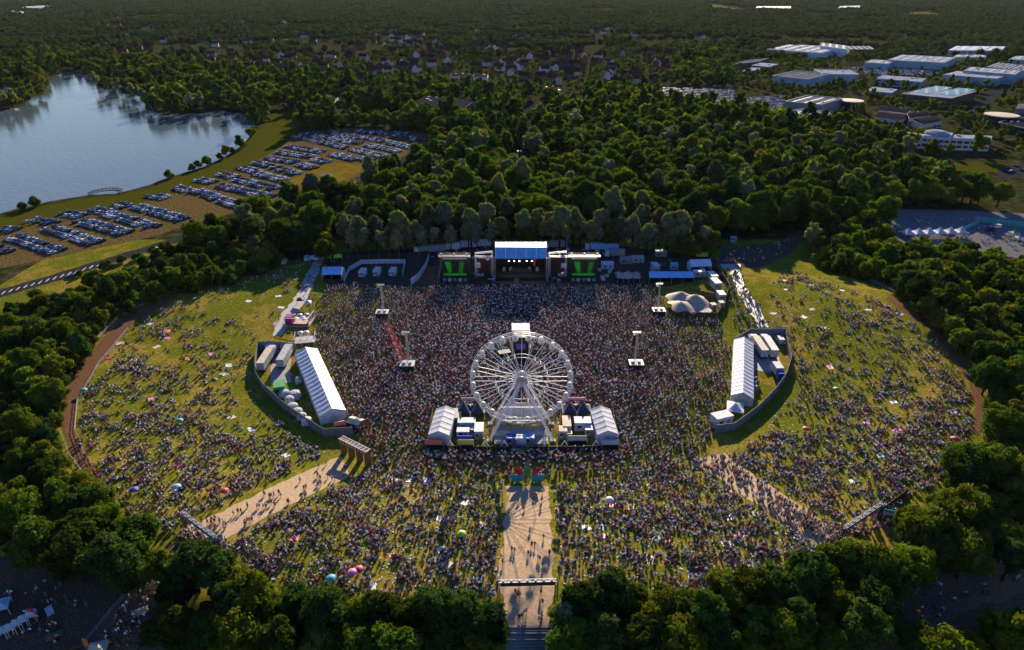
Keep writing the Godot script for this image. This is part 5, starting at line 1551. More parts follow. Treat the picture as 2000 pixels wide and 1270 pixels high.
	peak_tent("gazebo", "pale blue gazebo over the top of the left trackway", G(616, 512), 0.2, 5.0, 4.4, 2.6, 3.8, M.pale_blue)

func canopy(o: Node3D, w: float, d: float, peaks: Array, eave: float, m: Material) -> void:
	var mb := MB.new()
	var N := 20
	var f := func(u: float, v: float) -> Vector3:
		var edge := 1.0 - 0.12 * pow(absf(sin(u * 4.0)), 2.0) * absf(v) - 0.10 * pow(absf(sin(v * 4.4)), 2.0) * absf(u)
		var x := u * w / 2 * edge; var z := v * d / 2 * edge
		var y := eave + 0.25 * sin(u * 5.0) * absf(v)
		for p in peaks:
			var r := Vector2(x - p[0], z - p[1]).length() / (minf(w, d) * 0.42)
			y = maxf(y, eave + (p[2] - eave) * maxf(0, 1.0 - r) ** 1.25 + 0.35 * (1.0 - maxf(absf(u), absf(v))))
		return Vector3(x, y, z)
	for i in N:
		for k in N:
			var u0 := -1.0 + 2.0 * i / N; var u1 := u0 + 2.0 / N; var v0 := -1.0 + 2.0 * k / N; var v1 := v0 + 2.0 / N
			mb.quad(f.call(u0, v0), f.call(u1, v0), f.call(u1, v1), f.call(u0, v1))
	part(o, "canopy", mb, m)
	for p in peaks:
		part(o, "king_pole", MB.new().tube(Vector3(p[0], 0, p[1]), Vector3(p[0], p[2] + 0.3, p[1]), 0.09), M.brown)
	for i in 5:
		var u := -0.95 + 1.9 * i / 4.0
		for v in [-0.95, 0.95]:
			var t: Vector3 = f.call(u, v)
			part(o, "edge_pole", MB.new().tube(Vector3(t.x, -0.1, t.z), t, 0.06), M.steel)
	pbox(o, "bar_counter", M.dark, Vector3(0, 0.6, d * 0.1), Vector3(w * 0.5, 1.2, 1.0))

# ================================================================ delay towers, gates, inflatables
func build_towers_and_gates() -> void:
	for q in [[748, 618, 560, "next to the head of the red banner"], [1285, 614, 558, "beside the cream stretch tent"], [797, 720, 654, "past the foot of the red banner"], [1241, 718, 654, "between the ferris wheel and the right marquee"]]:
		var p := G(q[0], q[1])
		var h := tall(p, q[2])
		var o := thing("delay_tower", "slim truss loudspeaker mast on a platform " + q[3], "mast", p)
		pbox(o, "platform", M.light_grey, Vector3(0, 2.4, 0.6), Vector3(5.0, 0.2, 4.0))
		pbox(o, "skirt", M.black, Vector3(0, 1.15, 0.6), Vector3(4.8, 2.3, 3.8))
		part(o, "mast", MB.new().truss(Vector3(0, 0, -1.8), Vector3(0, h, -1.8), 0.55, 0.045), M.steel)
		part(o, "arm", MB.new().truss(Vector3(-1.6, h, -1.8), Vector3(1.2, h, -1.8), 0.4, 0.04), M.steel)
		for k in 7: part(o, "loudspeaker", MB.new().box(Vector3(-1.0, h - 1.0 - k * 0.5, -1.5 + 0.02 * k * k), Vector3(0.9, 0.46, 0.7)), M.dark)
		for x in [-3.6, 3.6]: part(o, "outrigger", MB.new().beam(Vector3(x, 0.1, 2.0), Vector3(0, 2.2, -1.8), 0.16), M.steel)
		for x in [-1.2, 1.0]: pbox(o, "ballast", M.light_grey, Vector3(x, 2.75, 0.4), Vector3(1.0, 0.5, 1.2))
	gate("black truss gate across the central sand path", 974, 1168, 1086, 1165, 4.2)
	gate("black truss gate where the left sand path leaves the bowl", 362, 1030, 430, 1082, 4.4)
	gate("black truss gate where the right sand path leaves the bowl", 1642, 1062, 1716, 1012, 4.4)
	for q in [[424, 1066, 0.35, "left"], [1736, 1016, -0.35, "right"]]:
		var o := thing("notice_board", "teal and white notice board beside the %s sand path gate" % q[3], "sign", G(q[0], q[1]), q[2])
		pbox(o, "panel", M.teal, Vector3(0, 2.0, 0), Vector3(3.0, 1.9, 0.12))
		pbox(o, "print", M.white, Vector3(0, 1.7, 0.08), Vector3(2.6, 0.8, 0.04))
		for x in [-1.3, 1.3]: pbox(o, "post", M.steel, Vector3(x, 1.2, -0.1), Vector3(0.12, 2.6, 0.12))
	# timber arch at the head of the left path
	var a := G(670, 884); var b := G(722, 909)
	var o := thing("timber_arch", "brown timber entrance arch with white framed top at path head", "arch", a)
	var d := b - a
	var dn := d.normalized()
	var turn := atan2(-d.z, d.x)
	var L := d.length()
	for t in [0.05, 0.35, 0.65, 0.95]:
		pbox(o, "pier", M.wood, dn * L * t + Vector3(0, 2.0, 0), Vector3(0.9, 4.2, 1.6), turn)
	pbox(o, "header", M.wood, dn * L * 0.5 + Vector3(0, 4.5, 0), Vector3(L + 0.4, 1.1, 1.7), turn)
	pbox(o, "top_rail", M.white_metal, dn * L * 0.5 + Vector3(0, 5.1, 0) + dn.cross(Vector3.UP) * 0.8, Vector3(L + 0.4, 0.12, 0.14), turn)
	pbox(o, "top_rail", M.white_metal, dn * L * 0.5 + Vector3(0, 5.1, 0) - dn.cross(Vector3.UP) * 0.8, Vector3(L + 0.4, 0.12, 0.14), turn)
	for i in 9: pbox(o, "top_batten", M.white_metal, dn * L * (i + 0.0) / 8.0 + Vector3(0, 5.1, 0), Vector3(0.14, 0.1, 1.5), turn)
	for i in 9: pbox(o, "letter", M.cream, dn * L * (i + 0.5) / 9.0 + Vector3(0, 4.5, 0) + Vector3(0, 0, 0.95).rotated(Vector3.UP, turn), Vector3(0.5, 0.7, 0.06), turn)
	# flower shaped inflatable
	o = thing("inflatable_arch", "flower shaped inflatable arch with green red and teal petals", "inflatable", G(1030, 942))
	for q in [["green", 0.0, 1.5, 4.6, 0.0, 0.9], ["red", -2.0, 2.6, 3.2, 0.75, 0.85], ["red", 2.0, 2.6, 3.2, -0.75, 0.85], ["teal", -3.4, 1.0, 2.9, 1.15, 1.0], ["teal", 3.4, 1.0, 2.9, -1.15, 1.0], ["teal", -2.6, 0.2, 2.4, 0.35, 0.8], ["teal", 2.6, 0.2, 2.4, -0.35, 0.8]]:
		var l: float = q[3]
		var pr := []
		for i in 9: pr.append(Vector2(sin(PI * pow(i / 8.0, 0.8)) * q[5] * 0.9, l * i / 8.0))
		var me := MB.new().lathe(Vector3.ZERO, pr, 10)
		var pn := part(o, "petal", me, M[q[0]], Vector3(q[1] * 0.55, q[2] * 0.9, 0))
		pn.rotation.z = q[4]
		pn.scale.z = 0.45
		pn.scale *= 1.2
	for x in [-1.2, 1.2]:
		part(o, "leg", MB.new().tube(Vector3(x * 2.3, -0.1, 0), Vector3(x * 0.9, 2.6, 0), 0.55, 0.4, 10), M.teal)
		part(o, "stripe", MB.new().beam(Vector3(x * 0.8, 2.4, 0.42), Vector3(x * 1.0, 4.2, 0.42), 0.16, 0.1), M.yellow)
	# rim fences
	barrier("rim_fence", "white post and rail fence along the left dirt track", [345, 569, 228, 626, 160, 700, 121, 770, 113, 832, 136, 892, 170, 936], 1.3, M.light_grey)
	barrier("rim_fence", "inner rail fence between the left dirt track and lawn", [250, 645, 192, 715, 152, 785, 147, 842, 168, 895], 1.0, M.light_grey)
	barrier("rim_fence", "white post and rail fence along the right bank", [1690, 545, 1780, 596, 1842, 648, 1890, 700, 1922, 750, 1932, 800, 1916, 855], 1.3, M.light_grey)
	fence("scrim_fence", "brown screen fence on the right rim beside the notice board", [1712, 1012, 1770, 968], 2.2, M.brown)

# ================================================================ outside the bowl
func build_outside_bowl() -> void:
	for i in 6:
		peak_tent("peaked_marquee", "white peaked marquee bay in a row of six on the festival yard", G(1771 + 20.6 * i, 464 - i * 0.6), 0.05, 5.4, 6.0, 2.6, 5.4, M.fabric, "row of six white peaked tents")
	fence("hoarding_fence", "long teal hoarding along the festival yard's back", [1904, 432, 1950, 438, 2060, 450], 2.8, M.teal)
	fence("hoarding_fence", "short teal hoarding turning towards the peaked tents", [1880, 452, 1912, 438], 2.4, M.teal)
	van("white van beside the teal hoarding", G(1944, 446), PI / 2, M.white)
	van("dark van beside the white van at the teal hoarding", G(1934, 452), PI / 2, M.dark)
	peak_tent("gazebo", "green gazebo on the festival yard", G(1978, 463), 0.1, 4.0, 4.0, 2.4, 3.6, M.green)
	peak_tent("gazebo", "white gazebo next to the green one on the yard", G(1987, 472), 0.1, 3.0, 3.0, 2.3, 3.4, M.fabric)
	peak_tent("gazebo", "pink gazebo at the edge of the festival yard", G(1996, 474), 0.3, 3.6, 3.0, 2.3, 3.4, M.pink)
	peak_tent("gazebo", "red and white gazebo showing between the right bank trees", G(1858, 490), 0.3, 4.4, 3.4, 2.3, 3.2, M.pink)
	# bottom left service corner
	var where := ["end of the arc by the red flag", "second of the arc", "third of the arc", "fourth of the arc", "fifth of the arc"]
	for i in 5:
		var q: Array = [[65, 1212], [51, 1221], [38, 1229], [25, 1238], [10, 1244]][i]
		peak_tent("square_parasol", "white square parasol, " + where[i], G(q[0], q[1]), 0.5, 1.9, 1.9, 2.1, 2.6, M.fabric, "arc of white parasols")
	peak_tent("gazebo", "pale blue gazebo on the shaded corner ground", G(6, 1196), 0.4, 3.4, 3.2, 2.3, 3.2, M.pale_blue)
	peak_tent("gazebo", "cream gazebo at the foot of the shaded entry road", G(196, 1282), 0.3, 3.4, 3.2, 2.3, 3.2, M.cream)
	for q in [[60, 1212, "red", 0.2, "red"], [96, 1212, "sky_blue", 0.9, "light blue"], [168, 1270, "orange", -0.2, "orange"]]:
		var o := thing("feather_flag", "%s feather flag on the shaded corner ground" % q[4], "flag", G(q[0], q[1]), q[3])
		part(o, "pole", MB.new().tube(Vector3(0, 0, 0), Vector3(0, 3.4, 0), 0.04, 0.03, 6), M.steel)
		var s := MB.new()
		for k in 6:
			var y0 := 1.0 + 0.4 * k; var y1 := y0 + 0.4
			var b0 := sin(k * 0.8) * 0.08; var b1 := sin((k + 1) * 0.8) * 0.08
			s.quad(Vector3(0.04, y0, 0), Vector3(0.04, y1, 0), Vector3(1.25, y1, b1 + 0.1), Vector3(1.25, y0, b0 + 0.1))
		part(o, "sail", s, M[q[2]])
	for q in [[108, 1244, "yellow timber box bench on the shaded corner ground", "wood"], [274, 1198, "cream timber screen beside the shaded entry road", "cream"], [152, 1262, "olive timber box by the orange flag", "brown"]]:
		var o := thing("timber_box", q[2], "bench", G(q[0], q[1]), 0.5)
		pbox(o, "body", M[q[3]], Vector3(0, 0.35, 0), Vector3(3.0, 0.7, 1.2))
		for k in 4: pbox(o, "slat", M[q[3]], Vector3(0, 0.76, -0.45 + 0.3 * k), Vector3(3.1, 0.06, 0.24))
	barrier("rim_fence", "rail fence along the shaded entry road", [165, 1262, 215, 1200, 262, 1150], 1.1, M.grey)
	barrier("rim_fence", "rail fence along the shaded outer path", [1380, 1262, 1330, 1258, 1290, 1262], 1.1, M.light_grey)
	# lake things
	var o := thing("round_jetty", "dark curved jetty on the lake's near shore", "jetty", G(203, 379))
	for i in 14:
		var a0 := PI + PI * i / 14.0; var a1 := PI + PI * (i + 1) / 14.0
		var p := Vector3(cos(a0) * 9.5, 0.8, sin(a0) * 11.0); var q := Vector3(cos(a1) * 9.5, 0.8, sin(a1) * 11.0)
		part(o, "plank_section", MB.new().beam(p, q, 1.6, 0.3), M.dark)
		part(o, "pile", MB.new().tube(p - Vector3(0, 1.2, 0), p + Vector3(0, 0.5, 0), 0.15, 0.15, 6), M.dark)
	o = thing("mast_lamp", "tall high mast lamp at the road junction", "lamp post", G(1091, 206))
	part(o, "pole", MB.new().tube(Vector3.ZERO, Vector3(0, tall(G(1091, 206), 176), 0), 0.45, 0.25, 8), M.light_grey)
	part(o, "lamp_ring", MB.new().lathe(Vector3(0, tall(G(1091, 206), 176) - 0.4, 0), [Vector2(0.3, 0), Vector2(1.6, 0.2), Vector2(1.4, 0.8), Vector2(0, 1.0)], 12), M.light_grey)
	for q in [[923, 322, "blue roofed portable cabin in the wood clearing"], [1247, 344, "small bright blue cabin deep in the wood"]]:
		cabin("portable_cabin", q[2], G(q[0], q[1]), 0.0, 5.0, 2.6, 2.7, M.sky_blue, M.sky_blue)
	lorry("white lorry in the clearing behind the poplars", G(906, 356), 0.0, 6.0, M.white, M.white, M.white)
	lorry("cream lorry next to white one behind the poplars", G(918, 356), 0.0, 6.0, M.cream, M.cream, M.white)
	o = thing("coach", "white coach parked at the lake's end", "coach", G(569, 207), -0.9)
	part(o, "body", MB.new().box(Vector3(0, 1.9, 0), Vector3(2.5, 3.0, 12)), M.white)
	part(o, "window_band", MB.new().box(Vector3(0, 2.3, 0), Vector3(2.56, 1.0, 11.2)), M.glass)
	for z in [-4.0, 3.6]:
		for s in [-1.0, 1.0]: part(o, "wheel", MB.new().tube(Vector3(s * 0.9, 0.5, z), Vector3(s * 1.28, 0.5, z), 0.5, 0.5, 10), M.rubber)

# ================================================================ cars
func car_parts() -> Dictionary:
	var body := MB.new()
	# lower shell and bonnet: cross sections along z (front is -z)
	var sec := [[-2.15, 0.35, 0.62, 0.66], [-1.95, 0.25, 0.80, 0.82], [-0.95, 0.25, 0.92, 0.88], [0.0, 0.25, 0.95, 0.88], [1.4, 0.25, 0.96, 0.87], [2.0, 0.28, 0.90, 0.82], [2.12, 0.4, 0.75, 0.72]]
	for i in sec.size() - 1:
		var a: Array = sec[i]; var b: Array = sec[i + 1]
		var p := [Vector3(-a[3], a[1], a[0]), Vector3(-a[3], a[2] - 0.12, a[0]), Vector3(-a[3] + 0.12, a[2], a[0]), Vector3(a[3] - 0.12, a[2], a[0]), Vector3(a[3], a[2] - 0.12, a[0]), Vector3(a[3], a[1], a[0])]
		var q := [Vector3(-b[3], b[1], b[0]), Vector3(-b[3], b[2] - 0.12, b[0]), Vector3(-b[3] + 0.12, b[2], b[0]), Vector3(b[3] - 0.12, b[2], b[0]), Vector3(b[3], b[2] - 0.12, b[0]), Vector3(b[3], b[1], b[0])]
		for k in 5: body.quad(p[k], q[k], q[k + 1], p[k + 1])
	for e in [[sec[0], 1], [sec[6], -1]]:
		var a: Array = e[0]
		body.quad(Vector3(-a[3], a[1], a[0]), Vector3(-a[3], a[2], a[0]), Vector3(a[3], a[2], a[0]), Vector3(a[3], a[1], a[0]))
	# roof
	body.quad(Vector3(-0.62, 1.46, -0.25), Vector3(-0.62, 1.44, 1.25), Vector3(0.62, 1.44, 1.25), Vector3(0.62, 1.46, -0.25))
	for s in [-1.0, 1.0]:
		body.beam(Vector3(s * 0.78, 0.92, -1.0), Vector3(s * 0.62, 1.45, -0.25), 0.08)
		body.beam(Vector3(s * 0.78, 0.92, 1.85), Vector3(s * 0.62, 1.43, 1.25), 0.12)
	var glass := MB.new()
	var lo := [Vector3(-0.78, 0.9, -1.05), Vector3(0.78, 0.9, -1.05), Vector3(0.78, 0.9, 1.9), Vector3(-0.78, 0.9, 1.9)]
	var hi := [Vector3(-0.61, 1.44, -0.26), Vector3(0.61, 1.44, -0.26), Vector3(0.61, 1.42, 1.24), Vector3(-0.61, 1.42, 1.24)]
	for k in 4: glass.quad(lo[k], hi[k], hi[(k + 1) % 4], lo[(k + 1) % 4])
	var wheel := MB.new().tube(Vector3(-0.11, 0, 0), Vector3(0.11, 0, 0), 0.32, 0.32, 10)
	var one := MB.new()
	for pr in [[body, Color(1, 1, 1)], [glass, Color(0.03, 0.035, 0.04)]]:
		one.v.append_array(pr[0].v); one.n.append_array(pr[0].n); one.uv.append_array(pr[0].uv)
		for i in pr[0].v.size(): one.c.push_back(pr[1])
	one.col = Color(0.01, 0.01, 0.01)
	for s in [-0.8, 0.8]:
		for z in [-1.35, 1.3]: one.tube(Vector3(s - 0.1, 0.32, z), Vector3(s + 0.1, 0.32, z), 0.32, 0.32, 8)
	return {"body": body.mesh(), "glass": glass.mesh(), "wheel": wheel.mesh(), "one": one.mesh()}

func build_cars() -> void:
	var cols := [["white", Color(0.72, 0.72, 0.72)], ["silver", Color(0.50, 0.51, 0.53)], ["black", Color(0.015, 0.015, 0.018)], ["dark grey", Color(0.07, 0.075, 0.08)], ["blue", Color(0.03, 0.08, 0.26)], ["red", Color(0.28, 0.02, 0.025)], ["navy", Color(0.012, 0.022, 0.07)], ["pale blue", Color(0.24, 0.34, 0.46)]]
	var pick := [0, 0, 0, 0, 1, 1, 1, 2, 2, 2, 3, 2, 3, 3, 3, 4, 5, 6, 6, 7]
	var mats := []
	for c in cols:
		var m := mat("car_" + c[0], c[1].linear_to_srgb(), 0.25)
		m.clearcoat_enabled = true
		m.clearcoat = 0.3
		m.clearcoat_roughness = 0.2
		mats.append(m)
	var cp_ := car_parts()
	# rows in the lakeside field: start and end pixel
	var rows := [[577, 267, 683, 291], [561, 286, 634, 299], [541, 298, 613, 308], [522, 309, 582, 319], [498, 318, 543, 329], [470, 328, 508, 338], [431, 340, 462, 349], [386, 352, 424, 358], [342, 366, 380, 377], [291, 382, 329, 389],
		[648, 302, 701, 315], [613, 312, 645, 319], [584, 322, 618, 331], [547, 331, 583, 342], [501, 340, 560, 354], [463, 351, 543, 371], [424, 363, 536, 387], [386, 374, 480, 408], [267, 404, 364, 431], [228, 400, 256, 406], [179, 410, 224, 417], [123, 417, 166, 424], [60, 431, 112, 438],
		[210, 418, 305, 446], [154, 432, 252, 458], [95, 446, 193, 477], [25, 463, 122, 495], [0, 449, 38, 453], [-20, 484, 18, 498], [-60, 470, -10, 478],
		[590, 262, 700, 280], [640, 259, 740, 273], [696, 259, 766, 263], [650, 266, 737, 274], [650, 276, 710, 281], [772, 264, 835, 277], [741, 275, 804, 290], [716, 284, 783, 298], [688, 292, 755, 308], [654, 303, 737, 317], [700, 256, 800, 262]]
	var spots := []
	for r in rows:
		var a := G(r[0], r[1]); var b := G(r[2], r[3])
		var d := b - a
		var dn := d.normalized()
		var side := dn.cross(Vector3.UP)
		var n := int(d.length() / 2.75)
		for lane in [-1.0, 1.0]:
			for i in n:
				if rng.randf() < 0.07: continue
				var p: Vector3 = a + dn * (i + 0.5) * 2.75 + side * lane * 2.7 + Vector3(rng.randf_range(-0.2, 0.2), 0, rng.randf_range(-0.3, 0.3))
				spots.append([Vector3(p.x, 0.04, p.z), atan2(side.x, side.z) + (PI if rng.randf() < 0.5 else 0.0) + rng.randf_range(-0.05, 0.05), "rows in the dry field beside the lake"])
	# other car parks: [polygon, row turn, place]
	for q in [[[1285, 172, 1436, 176, 1432, 208, 1300, 198], 0.5, "overflow field in front of the estate"], [[1425, 196, 1534, 188, 1525, 226, 1440, 218], 0.35, "overflow field against the grey warehouse"], [[1640, 134, 1700, 131, 1835, 140, 1826, 150, 1700, 147], 0.15, "full car yard between the warehouses"], [[645, 222, 775, 224, 770, 240, 655, 236], 0.1, "tarmac car park beyond the lakeside field"], [[1008, 296, 1024, 296, 1030, 346, 1012, 344], 0.0, "wood clearing car park"], [[1200, 330, 1224, 332, 1226, 345, 1204, 345], 0.2, "wood clearing car park"], [[575, 205, 640, 205, 640, 232, 600, 225], 0.2, "lane at the lake's end"]]:
		var pg := poly(q[0])
		var r := bounds(pg)
		var bs := Basis(Vector3.UP, float(q[1]))
		var c := r.get_center()
		var ext := r.size.length() / 2
		var z := -ext
		var k := 0
		while z < ext:
			var x := -ext
			while x < ext:
				var p: Vector3 = bs * Vector3(x, 0, z) + Vector3(c.x, 0, c.y)
				x += 2.8
				if Geometry2D.is_point_in_polygon(Vector2(p.x, p.z), pg) and rng.randf() < 0.86:
					spots.append([Vector3(p.x, 0.04, p.z), q[1] + (PI if rng.randf() < 0.5 else 0.0), q[2]])
			z += 5.2 if k % 2 == 0 else 9.5
			k += 1
	for q in [[1985, 326, 0.3], [1996, 334, 0.3], [1975, 336, 1.2], [140, 541, 1.9], [300, 488, 1.9], [700, 357, 2.0], [760, 332, 2.0], [820, 306, 2.0], [1140, 200, 1.5], [1130, 200, 1.5], [870, 286, 2.0]]:
		spots.append([G(q[0], q[1]) + Vector3.UP * 0.06, q[2], "road"])
	spots.sort_custom(func(a, b): return a[0].length_squared() < b[0].length_squared())
	var mass := thing("parked_cars", "hundreds of small parked cars in far rows", "cars")
	mass.set_meta("kind", "stuff")
	var xf := []; var cl := []
	var n_own := 0
	for s in spots:
		var q := pix(s[0])
		var k: int = pick[rng.randi() % pick.size()]
		if n_own < 300 and q.x > 2 and q.x < 1998:
			n_own += 1
			var o := thing("parked_car", "%s car parked in the %s" % [cols[k][0], s[2]], "car", s[0], s[1], "cars parked in the " + s[2])
			part(o, "body", cp_.body, mats[k])
			part(o, "windows", cp_.glass, M.glass)
			for x in [-0.78, 0.78]:
				for z in [-1.35, 1.3]: part(o, "wheel", cp_.wheel, M.rubber, Vector3(x, 0.32, z))
		else:
			xf.append(Transform3D(Basis(Vector3.UP, s[1]), s[0]))
			cl.append(cols[k][1])
	var cm := StandardMaterial3D.new()
	cm.vertex_color_use_as_albedo = true
	cm.roughness = 0.25
	cm.clearcoat_enabled = true
	cm.clearcoat = 0.3
	add_copies(mass, "cars", cp_.one, cm, xf, cl)

# ================================================================ blankets, parasols on the lawns
const LAWN_L := [560, 522, 605, 512, 566, 590, 528, 640, 500, 670, 492, 740, 512, 790, 580, 856, 640, 886, 390, 1012, 300, 1030, 205, 930, 156, 850, 160, 770, 205, 690, 262, 636, 330, 592, 420, 566]
const LAWN_BL := [690, 934, 735, 908, 830, 932, 985, 938, 974, 1138, 950, 1180, 880, 1176, 700, 1168, 560, 1150, 470, 1105, 455, 1062, 510, 1022]
const LAWN_BR := [1082, 945, 1210, 930, 1345, 908, 1610, 1080, 1500, 1125, 1380, 1165, 1255, 1165, 1180, 1140, 1095, 1175]
const LAWN_R := [1500, 566, 1530, 528, 1600, 540, 1660, 566, 1780, 620, 1850, 690, 1902, 770, 1896, 845, 1840, 945, 1720, 1000, 1645, 1040, 1420, 890, 1480, 856, 1560, 750, 1550, 690, 1540, 645, 1505, 635]
const ARENA := [640, 562, 700, 556, 800, 566, 870, 562, 1180, 560, 1270, 560, 1300, 590, 1312, 622, 1405, 628, 1430, 690, 1424, 800, 1388, 852, 1375, 885, 1345, 908, 1212, 936, 1208, 900, 834, 900, 830, 936, 735, 912, 722, 880, 690, 850, 640, 720, 610, 650]
func build_lawn_things() -> void:
	var cols := [["white", "white"], ["teal", "teal"], ["pale blue", "pale_blue"], ["red", "red"], ["orange", "orange"], ["pink", "pink"], ["cream", "cream"], ["navy", "navy"]]
	var lawns := [[LAWN_L, "left lawn", 26], [LAWN_BL, "lawn left of the central path", 22], [LAWN_BR, "lawn right of the central path", 22], [LAWN_R, "right lawn", 26]]
	for l in lawns:
		var pg := poly(l[0])
		var r := bounds(pg)
		var n := 0
		while n < l[2]:
			var p := Vector2(rng.randf_range(r.position.x, r.end.x), rng.randf_range(r.position.y, r.end.y))
			if not Geometry2D.is_point_in_polygon(p, pg): continue
			n += 1
			var k: int = [0, 0, 0, 1, 2, 3, 4, 5, 6, 7][rng.randi() % 10]
			var y := hgt(p.x, p.y)
			var o := thing("picnic_blanket", "%s picnic blanket spread on the %s" % [cols[k][0], l[1]], "blanket", Vector3(p.x, y, p.y), rng.randf() * TAU, "picnic blankets on the " + l[1])
			var mb := MB.new()
			var w := rng.randf_range(0.7, 1.1); var d := rng.randf_range(0.9, 1.3)
			var g := []
			for i in 5:
				for j in 5:
					var q := Vector3((i - 2) * w / 2, 0, (j - 2) * d / 2) + Vector3(rng.randf_range(-0.05, 0.05), 0, rng.randf_range(-0.05, 0.05))
					var wp := q.rotated(Vector3.UP, o.rotation.y)
					q.y = hgt(p.x + wp.x, p.y + wp.z) - y + rng.randf_range(0.06, 0.14)
					g.append(q)
			for i in 4:
				for j in 4: mb.quad(g[i * 5 + j], g[i * 5 + j + 1], g[i * 5 + j + 6], g[i * 5 + j + 5])
			part(o, "cloth", mb, M[cols[k][1]])
	for q in [[902, 1052, "lime", "bright green"], [690, 1128, "pink", "pink"], [702, 1122, "red", "red"], [648, 1140, "teal", "teal"], [264, 966, "royal", "royal blue"], [347, 960, "sky_blue", "light blue"], [1572, 846, "red", "red"], [1862, 866, "red", "red"], [1632, 768, "green", "green"], [352, 830, "green", "green"], [420, 750, "navy", "navy"], [1190, 985, "white", "white"], [165, 770, "teal", "teal"], [440, 968, "red", "red"], [1372, 532, "white", "white"]]:
		var p := G(q[0], q[1])
		var o := thing("parasol", "%s parasol standing open among the people on the lawn" % q[3], "parasol", p, rng.randf() * 3.0)
		o.set_meta("group", "parasols on the lawns")
		part(o, "canopy", MB.new().lathe(Vector3(0, 1.55, 0), [Vector2(1.15, 0), Vector2(0.85, 0.28), Vector2(0.4, 0.45), Vector2(0, 0.52)], 8), M[q[2]])
		part(o, "pole", MB.new().tube(Vector3(0, 0, 0), Vector3(0, 2.05, 0), 0.03, 0.03, 6), M.steel)

